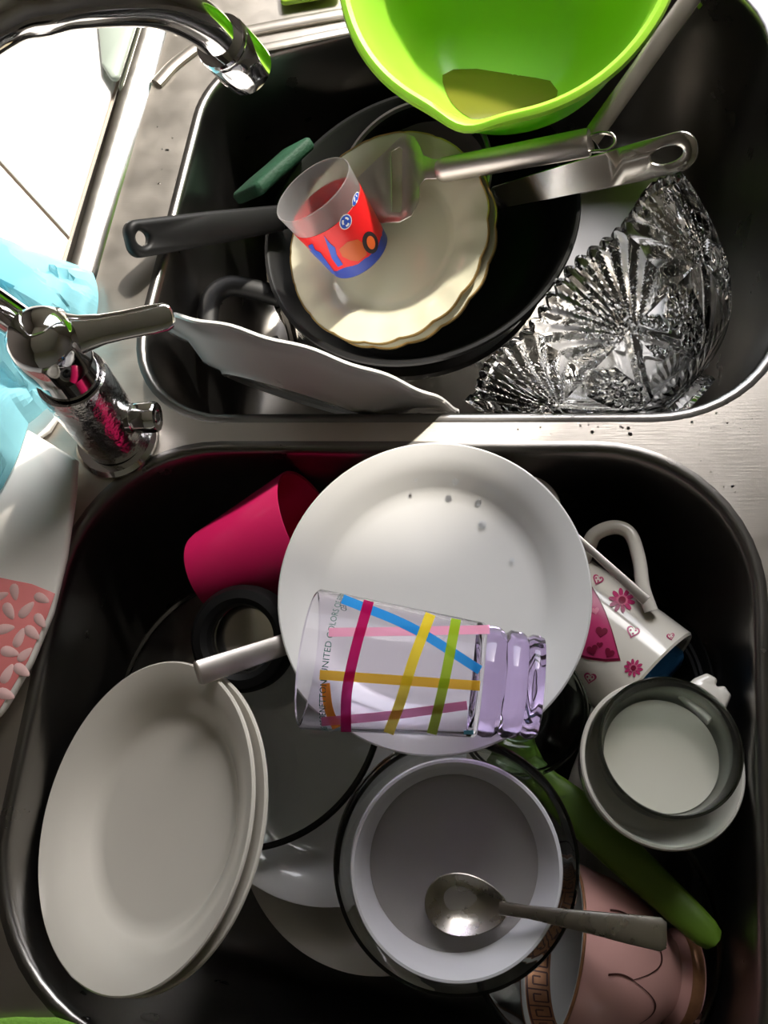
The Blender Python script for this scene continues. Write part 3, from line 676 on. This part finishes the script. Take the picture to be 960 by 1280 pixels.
def pc3(name, c): return mat(name, c, .4, trans=.3, ior=1.05)
for nm_, pts, wd, c in [('pink_stripe', [(411, 791), (500, 790), (612, 788)], 11, (.92, .36, .52)), ('pink_stripe', [(402, 901), (490, 893), (584, 881)], 11, (.92, .18, .42)),
                        ('blue_stripe', [(428, 750), (515, 786), (600, 838)], 11.5, (.02, .27, .72)), ('orange_stripe', [(400, 843), (500, 850), (600, 857)], 12, (.98, .52, .03)),
                        ('crimson_stripe', [(461, 754), (444, 815), (434, 865), (433, 912)], 13, (.45, .004, .08)), ('yellow_stripe', [(538, 770), (517, 825), (501, 875), (486, 914)], 13, (.9, .66, .03)),
                        ('green_stripe', [(570, 776), (559, 835), (549, 880), (540, 915)], 12.5, (.34, .52, .02)), ('short_orange_stripe', [(407, 854), (411, 885), (421, 909)], 11, (.95, .22, .01)), ('blue_mark', [(580, 914), (592, 914)], 5, (.1, .5, .75))]:
    KG.ribbon(nm_.replace('pink_', '').replace('blue_', '').replace('orange_', '').replace('crimson_', '').replace('yellow_', '').replace('green_', '').replace('short_', ''), pts, wd, pc3('print_' + nm_ + str(wd) + str(len(pts)) + str(pts[0][0]), c), gl, .0004 + .00015 * ['sho', 'pin', 'blu', 'ora', 'gre', 'yel', 'cri'].index(nm_[:3]))
def text_mesh(body, size):
    cu = bpy.data.curves.new('lettering', 'FONT'); cu.body = body; cu.size = size; cu.resolution_u = 3
    ob = bpy.data.objects.new('lettering', cu); col.objects.link(ob); bpy.context.view_layer.update()
    me = bpy.data.meshes.new_from_object(ob.evaluated_get(bpy.context.evaluated_depsgraph_get())); bpy.data.objects.remove(ob); return me
me = text_mesh('UNITED COLORS OF BENETTON. UNITED COLORS OF BENETTON. UNITED', .0047)
xs = [v.co.x for v in me.vertices]; tw = max(xs)
hm = KG.hit(402, 842); th_mid = math.atan2(hm[1], hm[0]); zt = hm[2]
h2 = KG.hit(412, 765); sgn = 1 if ((math.atan2(h2[1], h2[0]) - th_mid + math.pi) % (2 * math.pi) - math.pi) > 0 else -1
x_ref = tw * .45
for v in me.vertices:
    th = th_mid + sgn * (v.co.x - x_ref) / gr(zt); z = zt + v.co.y - .003; r = gr(z) + .0004
    v.co = (r * math.cos(th), r * math.sin(th), z)
me.update(); wrap('lettering', me, mat('print_dark_green', (.01, .11, .08), .4), gl, smooth=False)

# heart mug
mb, mt_ = P(722, 770, -.080), P(815, 850, -.0695); mL = .084; mz = nz(mt_ - mb); mb = mt_ - mz * mL
MM = frame(mb, mz, (0, 0, 1)); mug = thing('mug', MM, 'white mug with pink flowers and hearts lying on its side', 'mug')
mr0, mr1 = .0365, .0402
V, Fc = lathe([(0, .002), (.028, .002), (.030, 0), (.033, 0), (mr0, .004), (mr1, mL - .0015), (mr1 - .0012, mL), (mr1 - .003, mL - .0012), (mr0 - .003, .008), (.03, .006), (0, .006)], 96); mesh('body', V, Fc, WHITE_WARM, mug)
MI = MM.inverted()
hpts = [np.array(MI @ PV(*p)) for p in [(724, 712, -.062), (734, 688, -.054), (744, 668, -.047), (768, 659, -.043), (788, 668, -.041), (799, 700, -.039), (804, 735, -.038), (814, 764, -.039)]]
V, Fc = tube(catmull(hpts, 8), 0, 14, side=np.cross(hpts[-1] - hpts[0], hpts[3] - hpts[0]), flat=(.0058, .0045)); mesh('handle', V, Fc, WHITE_WARM, mug)
KMg = Cone(MM, mr0, mr1, mL)
PR = mat('print_rose', (.42, .03, .12), .35); PM = mat('print_maroon', (.16, .006, .03), .35); PP = mat('print_pink', (.55, .14, .22), .35)
def flower(x, y, s, n=10):
    for k in range(n):
        a = 2 * math.pi * k / n + .2; KMg.patch('petal_print', [np.array(p) for p in circ(x + s * .68 * math.cos(a), y + s * .62 * math.sin(a), s * .34, s * .17, 10, a)], PR, mug, .0005)
    KMg.patch('petal_print', [np.array(p) for p in circ(x, y, s * .44, s * .4, 16)], PP, mug, .0007); KMg.patch('petal_print', [np.array(p) for p in circ(x, y, s * .28, s * .28, 14)], PM, mug, .0009)
flower(777, 751, 16.5); flower(792, 835, 12)
for (x, y, s, a) in ((791, 790, 17, .3), (747, 725, 14, .4), (838, 796, 10, -.2), (738, 847, 16, .2)):
    KMg.patch('heart_print', heart(x, y, s, a), PR, mug, .0005); KMg.patch('heart_print', heart(x, y, s * .7, a), WHITE_WARM, mug, .0007)
    for dx, dy in ((-.18, -.1), (.2, -.08), (0, .16)): KMg.patch('heart_print', [np.array(p) for p in circ(x + dx * s, y + dy * s, s * .09, None, 8)], PR, mug, .0009)
tri_ = [(739, 732), (748, 746), (757, 765), (765, 787), (771, 808), (776, 826), (757, 827), (735, 824), (716, 818), (716, 770), (724, 742)]
KMg.patch('patch_print', [np.array(p, float) for p in tri_], PM, mug, .0004)
c_ = np.mean(tri_, 0); KMg.patch('patch_print', [np.array(p, float) * .92 + c_ * .08 for p in tri_], PR, mug, .0006)
for x, y, s, a in ((752, 790, 15, .2), (744, 764, 10, -.2), (762, 816, 13, .5), (741, 812, 14, -.3), (750, 806, 8, 0)): KMg.patch('heart_print', heart(x, y, s, a), PM if s != 10 else PP, mug, .0009)
# blue sponge in the mug's mouth
bm_ = frame(mt_ - mz * .004 + np.array([.002, .004, -.010]), mz, (0, 0, 1))
tag(slab('sponge', dens(round_poly([(-.016, -.024), (.016, -.024), (.016, .024), (-.016, .024)], .006, 4), 3), [], -.02, .012, .003, mat('blue_sponge', (.01, .10, .26), .8, bump=.5, bscale=300), None, bm_), 'blue sponge stuck in the mouth of the heart mug', 'sponge')
# teaspoon lying along the mug
t0_, t1_ = P(724, 674, -.030), P(808, 751, -.024); tu = nz(t1_ - t0_)
sp1 = thing('teaspoon', at(t1_), 'thin steel teaspoon handle lying along the heart mug', 'spoon')
V, Fc = tube([(t0_ - tu * .026) - t1_, (t0_ * .5 + t1_ * .5) - t1_, np.zeros(3)], 0, 12, side=np.cross(tu, view(t1_)), flat=[(.0018, .001), (.0028, .0011), (.0036, .0011)]); mesh('handle', V, Fc, SATIN, sp1)
V, Fc = lathe([(0, -.005), (.008, -.004), (.0128, -.001), (.014, 0), (.0134, .0004), (.0125, -.0002), (.0078, -.003), (0, -.004)], 32, lambda t, r, z: (r * (1 + .3 * abs(math.cos(t)) ** 2), z)); o = mesh('spoon_bowl', V, Fc, SATIN, sp1); o.matrix_local = frame((t0_ - tu * .040) - t1_, (0, 0, 1), tu)

# white lug cup holding a glass cup of milky water
wcn = nz((.12, .10, 1)); wcc = P(829, 953, -.009)
wcup = thing('soup_cup', frame(wcc, wcn), 'white soup cup with a lug handle under the glass cup', 'cup')
V, Fc = lathe(bowl_prof(.0472, .052, .029, .0030, .40), 96); mesh('body', V, Fc, WHITE_WARM, wcup)
WI = wcup.matrix_world.inverted()
l0 = np.array(WI @ PV(866, 885, -.028)); l1 = np.array(WI @ PV(904, 851, -.022)); lu = nz(l1 - l0); lv_ = np.cross((0, 0, 1), lu)
lg = [(l0 + lu * a + lv_ * b)[:2] for a, b in ((-.004, -.013), (.012, -.0135), (.022, -.010), (.0235, -.003), (.0195, -.0005), (.0195, .001), (.0235, .003), (.021, .010), (.012, .013), (-.004, .013))]
o = slab('lug_handle', dens(round_poly(lg, .002, 3), 1), [], float(l1[2]) - .007, float(l1[2]), .002, WHITE_WARM, wcup)
gcn = nz((-.01, .15, .985)); gcc = np.array([.104, .0298, .012])
GCM = frame(gcc, gcn) @ Matrix.Scale(.935, 4)
V, Fc = lathe([(0, -.048), (.028, -.048), (.0325, -.043), (.0375, -.02), (.0392, -.001), (.0402, .0003), (.0414, -.001), (.0402, -.02), (.0355, -.046), (.031, -.052), (0, -.053)], 96)
tag(mesh('glass_cup', V, Fc, GREENGLASS, None, GCM), 'greenish glass cup of milky residue standing in the white soup cup', 'cup')
V, Fc = lathe([(0, -.0478), (.0275, -.0478), (.0318, -.0435), (.0347, -.031), (0, -.031)], 64)
tag(mesh('milky_residue', V, Fc, mat('milky_water', (.58, .56, .46), .35), None, GCM), 'milky white residue in the bottom of the glass cup', 'liquid')

# pink teacup on its side
kc_, kf_ = P(688, 1182, -.062), P(858, 1226, -.078); kz = nz(kc_ - kf_); kL = float(np.linalg.norm(kc_ - kf_))
tv = view(kc_); kz = nz(kz + .05 * tv); kfx = kc_ - kz * kL
TCM = frame(kfx, kz, (0, 0, 1)); tc_ = thing('teacup', TCM, 'pink porcelain teacup with gilt meander rim lying on its side', 'cup')
s_ = kL / .088
ou = [(.022, 0), (.0275, 0), (.0285, .004), (.0275, .0085), (.0245, .011), (.0235, .0135), (.028, .019), (.0365, .03), (.0425, .044), (.0465, .058), (.0485, .072), (.0515, .0865)]
ou = [(r * .995, z * s_) for r, z in ou]
V, Fc = lathe([(0, .004)] + ou + [(.0522, .088 * s_)], 96); mesh('outer_glaze', V, Fc, PINKC, tc_)
inn = [(r - .003, z) for r, z in ou[7:]]
V, Fc = lathe([(.0522, .088 * s_), (.0505, .0884 * s_), (.0490, .0874 * s_)] + inn[::-1] + [(.024, .0235 * s_), (0, .020 * s_)], 96); mesh('inner_glaze', V, Fc, WHITE, tc_)
GILT = mat('gilt_print', (.42, .20, .10), .3, .5, var=.4, vscale=150); GDARK = mat('gilt_dark', (.07, .025, .02), .35, .2)
zr = .088 * s_
V, Fc = lathe([(.0505, zr + .0002), (.0522, zr + .0005), (.0528, zr - .0004), (.0522, zr - .0012)], 96); mesh('gilt_rim', V, Fc, GILT, tc_)
def rin(z): return np.interp(z, [p[1] for p in inn], [p[0] for p in inn]) - .0008
V, Fc = lathe([(rin(z) + .0003, z) for z in (.0865 * s_, .082 * s_, .077 * s_, .072 * s_, .0705 * s_)], 96); gbnd = mesh('gilt_band', V, Fc, GILT, tc_)
V = []; Fc = []
def strip_in(ta, za, tb2, zb2, wdt):
    n = 4
    for i in range(n + 1):
        f = i / n; t = ta + (tb2 - ta) * f; z = za + (zb2 - za) * f
        for sg in (-1, 1):
            if abs(tb2 - ta) > abs(zb2 - za) * 5: z_ = z + sg * wdt / 2; t_ = t
            else: t_ = t + sg * wdt / 2 / .048; z_ = z
            r = rin(z_); V.append((r * math.cos(t_), r * math.sin(t_), z_))
    b = len(V) - 2 * (n + 1); Fc.extend((b + 2 * i, b + 2 * i + 1, b + 2 * i + 3, b + 2 * i + 2) for i in range(n))
NK = 26
for k in range(NK):
    a = 2 * math.pi * k / NK; wdt = 2 * math.pi / NK; za, zb_ = .0725 * s_, .0855 * s_; h = zb_ - za; g = .0011
    strip_in(a, zb_, a + wdt, zb_, g); strip_in(a + wdt * .08, za, a + wdt * .08, zb_, g); strip_in(a + wdt * .08, za, a + wdt * .8, za, g)
    strip_in(a + wdt * .8, za, a + wdt * .8, za + h * .7, g); strip_in(a + wdt * .35, za + h * .7, a + wdt * .8, za + h * .7, g); strip_in(a + wdt * .35, za + h * .32, a + wdt * .35, za + h * .7, g)
mesh('meander_print', V, Fc, GDARK, gbnd)
def rout(z): return np.interp(z, [p[1] for p in ou], [p[0] for p in ou]) + .0005
V = []; Fc = []
NL = 9
for k in range(NL):                                     # scalloped dark lines of the cup wall
    for i in range(25):
        f = i / 24; t = 2 * math.pi * (k + f) / NL; z = (.034 + .020 * (1 - abs(2 * f - 1) ** 2.2) * -1 + .020) * s_
        for dz in (-.0006, .0006): r = rout(z + dz); V.append((r * math.cos(t), r * math.sin(t), z + dz))
    b = len(V) - 50; Fc.extend((b + 2 * i, b + 2 * i + 1, b + 2 * i + 3, b + 2 * i + 2) for i in range(24))
    t = 2 * math.pi * k / NL; b = len(V)
    for i in range(9):
        z = (.054 + .016 * i / 8) * s_; r = rout(z)
        for dt in (-.012, .012): V.append((r * math.cos(t + dt + .03 * math.sin(i * .4)), r * math.sin(t + dt + .03 * math.sin(i * .4)), z))
    Fc.extend((b + 2 * i, b + 2 * i + 1, b + 2 * i + 3, b + 2 * i + 2) for i in range(8))
mesh('scallop_lines', V, Fc, GDARK, tc_)
V, Fc = lathe([(.0283, .0012 * s_), (.0291, .004 * s_), (.0285, .0078 * s_), (.0276, .0088 * s_)], 96); mesh('gilt_band', V, Fc, GILT, tc_)
# olive green spatula
g0_, g1_ = P(702, 996, -.060), P(893, 1176, -.036); gu = nz(g1_ - g0_); gs = nz(np.cross(gu, view(g1_)))
spt = thing('spatula', at(g1_), 'olive green plastic spatula handle slanting between bowl and soup cup', 'spatula')
ts = [-.25, -.1, 0, .1, .25, .45, .65, .85, .95, 1.0, 1.015]; ws = [.008, .009, .011, .0125, .0125, .0118, .0108, .0096, .0086, .0065, .003]
V, Fc = tube([g0_ + (g1_ - g0_) * t - g1_ for t in ts], 0, 18, side=gs, flat=[(a, .0065 if a > .008 else .004) for a in ws]); mesh('handle', V, Fc, GREENP, spt)
V, Fc = tube([g0_ + (g1_ - g0_) * t - g1_ + np.array([0, 0, dz]) for t, dz in ((-.46, -.034), (-.40, -.030), (-.3, -.016), (-.2, -.002))], 0, 18, side=gs, flat=[(.024, .0015), (.024, .002), (.015, .004), (.009, .004)]); mesh('blade', V, Fc, GREENP, spt)
# spare cutlery between bowl and cup
s0, s1 = P(717, 1003, -.100), P(732, 955, -.098); su = nz(s1 - s0)
b2 = thing('butter_knife', at(s0), 'grey steel knife handle in the gap beside the soup cup', 'knife')
V, Fc = tube([su * -.006, su * -.002, su * .02, su * .045], 0, 14, side=np.cross(su, (0, 0, 1)), flat=[(.004, .002), (.0075, .0025), (.0075, .0025), (.006, .002)]); mesh('handle', V, Fc, SATIN, b2)
V, Fc = tube([su * .044, su * .05, su * .075, su * .085], 0, 12, side=np.cross(su, (0, 0, 1)), flat=[(.005, .0015), (.007, .0008), (.008, .0007), (.003, .0006)]); mesh('blade', V, Fc, SATIN, b2)
# glass bowl, white bowl inside, water, spoon
bn = nz((.10, -.12, .985))
one('glass_bowl', bowl_prof(.0693, .046, .034, .0032, .42), frame((-.0127, -.0386, -.005), bn), GLASS, 'clear glass bowl holding the white bowl with the spoon', 'bowl')
wbn = nz((.12, -.14, .98)); wbc = np.array([-.0122, -.0406, .006]); WBM = frame(wbc, wbn)
one('cereal_bowl', bowl_prof(.0586, .043, .026, .003, .5), WBM, mat('cool_white_glaze', (.76, .76, .78), .12, var=.05, vscale=20, coat=.3), 'white cereal bowl of cloudy water nested in the glass bowl', 'bowl')
V, Fc = lathe([(0, -.0397), (.0225, -.0397), (.041, -.0245), (.0478, -.0163), (0, -.0163)], 72, None)
tag(mesh('cloudy_water', V, Fc, mat('cloudy_water', (.80, .78, .76), .04, trans=.8, ior=1.15), None, WBM), 'cloudy dishwater in the white cereal bowl around the spoon', 'water')
z0 = P(580, 1131, -.0085); z1 = P(832, 1169, .018); zu = nz(z1 - z0)
spn = thing('dessert_spoon', at(z0), 'steel dessert spoon resting in the white cereal bowl', 'spoon')
SPO = mat('dull_steel', (.50, .47, .42), .28, 1., rvar=.03, vscale=60)
pm = [P(625, 1135, -.0075), P(660, 1140, .000), P(720, 1150, .008), P(790, 1162, .015), P(826, 1168, .018), P(833, 1169, .018)]
ss_ = nz(np.cross(zu, (0, 0, 1)))
V, Fc = tube([p - z0 for p in pm], 0, 16, side=ss_, flat=[(.0036, .0014), (.0034, .0016), (.005, .0016), (.0072, .0015), (.008, .0014), (.0062, .0010)]); mesh('handle', V, Fc, SPO, spn)
V, Fc = lathe([(0, -.007), (.4, -.0062), (.75, -.003), (.97, 0), (1.0, .0006), (.97, .0008), (.93, .0003), (.72, -.0024), (.4, -.0054), (0, -.0062)], 56, lambda t, r, z: (r, z))
V = [(v[0] * .0220 * (1 + .10 * (v[0] > 0) * v[0]), v[1] * .0161 * (1 - .12 * v[0]), v[2]) for v in V]
o = mesh('spoon_bowl', V, Fc, SPO, spn); o.matrix_local = frame(np.array([0, 0, 0]), (.05, .0, 1), zu)

# ------------------------------------------------------------------ things on the deck and sill
# crumpled pale blue plastic bag around the faucet
BAG = mat('blue_film', (.34, .74, .85), .16, trans=.55, ior=1.12)
bc = P(22, 430, .01)
prng = np.random.RandomState(3)
outl = [(112, 335), (118, 385), (106, 420), (84, 450), (76, 500), (40, 535), (28, 575), (4, 622), (-60, 660), (-160, 560), (-170, 380), (-80, 290), (10, 312), (62, 322)]
ang = []; 
for p in outl:
    q = P(*p, .012) - bc; ang.append((math.atan2(q[1], q[0]), math.hypot(q[0], q[1])))
ang.sort(); aa = np.array([a for a, _ in ang]); rr_ = np.array([r for _, r in ang])
def rad(t): t = (t + math.pi) % (2 * math.pi) - math.pi; return np.interp(t, np.r_[aa[-1] - 2 * math.pi, aa, aa[0] + 2 * math.pi], np.r_[rr_[-1], rr_, rr_[0]])
cells = prng.uniform(-.13, .13, (70, 2)); ch = prng.uniform(-1, 1, (70, 3))
def crump(x, y):
    d = np.hypot(cells[:, 0] - x, cells[:, 1] - y); i = np.argsort(d)[:2]
    c = ch[i[0]]; return c[0] * .009 + (c[1] * (x - cells[i[0], 0]) + c[2] * (y - cells[i[0], 1])) * 1.5
rows = []; NB = 110
for i in range(24):
    f = 1 - i / 24
    row = []
    for j in range(NB):
        t = 2 * math.pi * j / NB; r = rad(t) * (f ** .8); x, y = r * math.cos(t), r * math.sin(t)
        row.append((x, y, max(-.001, .056 * (1 - f ** 2.4) + crump(x, y) * (1 - f ** 4)) + .0105 * min(1, max(0, (-.035 - y) / .02))))
    rows.append(row)
V, Fc = rows_mesh(rows); V.append((0, 0, .058)); n0 = 23 * NB; Fc += [(n0 + j, n0 + (j + 1) % NB, len(V) - 1) for j in range(NB)]
bag = mesh('plastic_bag', V, Fc, BAG, None, at((bc[0], bc[1], .0075)), smooth=False); tag(bag, 'crumpled light blue plastic bag on the sill behind the faucet', 'bag')
# pink leaf-patterned tray beside the faucet
trp = pxpoly([(94, 573), (91, 620), (80, 695), (63, 765), (37, 828), (2, 889), (-60, 945), (-190, 930), (-230, 560), (30, 534)], .016)
tray = thing('serving_tray', at((-.31, .13, .0085)), 'cream tray with pink leaf-patterned end on the sill', 'tray')
trl = [p - np.array([-.31, .13]) for p in trp]
slab('board', round_poly(trl, [.002, .03, .03, .03, .03, .03, .03, .02, .02, .002], 4), [], 0, .0075, .002, mat('cream_laminate', (.80, .76, .70), .35), tray)
pkp = pxpoly([(69, 742), (60, 768), (35, 826), (0, 886), (-55, 935), (-185, 922), (-190, 735), (0, 722), (40, 730)], .016)
slab('pink_print', [p - np.array([-.31, .13]) for p in pkp], [], .0072, .0078, .0002, mat('pink_laminate', (.70, .20, .19), .4), tray)
LEAF = mat('leaf_print_pale', (.78, .50, .47), .4)
leaves = [(*(P(x, y, .0165)[:2] - np.array([-.31, .13])), a, k) for x, y, a, k in [(11, 764, -.9, 1), (33, 762, .9, 1), (50, 776, -.8, .9), (6, 786, .2, 1), (24, 797, 1.3, 1), (40, 791, -.6, 1), (12, 815, -.2, 1), (31, 818, .8, .9), (9, 842, 1.2, 1), (27, 838, -.5, 1), (7, 868, -.3, 1), (52, 748, -.4, .9), (18, 740, -1.2, .9), (1, 745, .4, .8)]]
pk2 = [p - np.array([-.31, .13]) for p in pkp]
def within(p, poly):
    c = False
    for a, b in zip(poly, poly[1:] + poly[:1]):
        if (a[1] > p[1]) != (b[1] > p[1]) and p[0] < (b[0] - a[0]) * (p[1] - a[1]) / (b[1] - a[1]) + a[0]: c = not c
    return c
pk3 = inset(pk2, .008)
for gy in range(14):
    for gx in range(16):
        p = (-.20 + gx * .0135 + (gy % 2) * .006, -.17 + gy * .0115)
        if within(p, pk3) and all(math.hypot(p[0] - q[0], p[1] - q[1]) > .011 for q in leaves): leaves.append((*p, .8 if (gx + gy) % 2 else -.8, 1))
for (qx, qy, a, k) in leaves:
    L_ = .0064 * k; pts = []
    for i in range(14):
        t = 2 * math.pi * i / 14; lx = L_ * math.cos(t); ly = .0032 * k * math.sin(t) * (1 - .35 * math.cos(t)); pts.append(np.array([qx + lx * math.cos(a) - ly * math.sin(a), qy + lx * math.sin(a) + ly * math.cos(a)]))
    slab('leaf_print', pts, [], .0076, .00795, .0001, LEAF, tray)
# thin pale grey-green shape laid over the sill under the spout
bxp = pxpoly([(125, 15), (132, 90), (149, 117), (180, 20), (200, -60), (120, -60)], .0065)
tag(slab('grey_green_sheet', round_poly(bxp, [.002, .004, .004, .002, .004, .004], 4), [], .0095, .015, .0015, mat('pale_grey_green', (.42, .48, .42), .3, trans=.2)), 'thin pale grey-green sheet over the sill under the spout', 'sheet')
# green boards at the picture's edges
gpl = pxpoly([(352, 9), (425, -3), (425, -70), (345, -60)], .004)
tag(slab('chopping_board', round_poly(gpl, .004, 4), [], .0035, .0085, .0015, mat('green_board', (.28, .46, .04), .4)), 'green chopping board lying on the draining board', 'board')
gcl = pxpoly([(-60, 1278), (20, 1271), (70, 1272), (110, 1284), (140, 1400), (-60, 1400)], .004)
tag(slab('dish_cloth', dens(round_poly(gcl, .006, 4), 2), [], .0022, .006, .0015, mat('green_cloth', (.20, .42, .05), .8, bump=.4, bscale=500), zf=lambda x, y: .0006 * math.sin(x * 200)), 'green dish cloth on the front edge of the sink', 'cloth')

# water drops and bits of food
DROP = mat('water_drop', (.95, .97, 1.), .01, trans=1., ior=1.33)
def blobs(name, spots, m, label, cat):
    V = []; Fc = []
    for (c, n, r, h) in spots:
        M = frame(c, n); v, f = lathe([(0, -.0001), (r, -.0001), (r * .92, h * .45), (r * .6, h * .85), (0, h)], 12)
        b = len(V); V += [tuple(M @ Vector(q)) for q in v]; Fc += [tuple(b + i for i in q) for q in f]
    return tag(mesh(name, V, Fc, m), label, cat, kind='stuff')
prim = [(560, 562, .0012), (569, 602, .0022), (598, 628, .0020), (603, 655, .0026), (640, 700, .0015), (520, 600, .0012)]
blobs('plate_drops', [(on(a, b, wc - wn_ * (.0145 if math.hypot(a - 540, b - 742) < 140 else .006), wn_), wn_, r, r * .25) for a, b, r in prim], DROP, 'water drops scattered on the big round white plate', 'water')
dk = [(rng.uniform(640, 800), rng.uniform(518, 548), rng.uniform(.0005, .0013)) for _ in range(18)] + [(rng.uniform(860, 940), rng.uniform(500, 620), rng.uniform(.0005, .0011)) for _ in range(16)] + [(rng.uniform(195, 225), rng.uniform(150, 300), rng.uniform(.0005, .0010)) for _ in range(10)]
blobs('deck_drops', [(P(a, b, .0001), (0, 0, 1), r, r * .5) for a, b, r in dk], DROP, 'water drops on the steel deck between and around the basins', 'water')
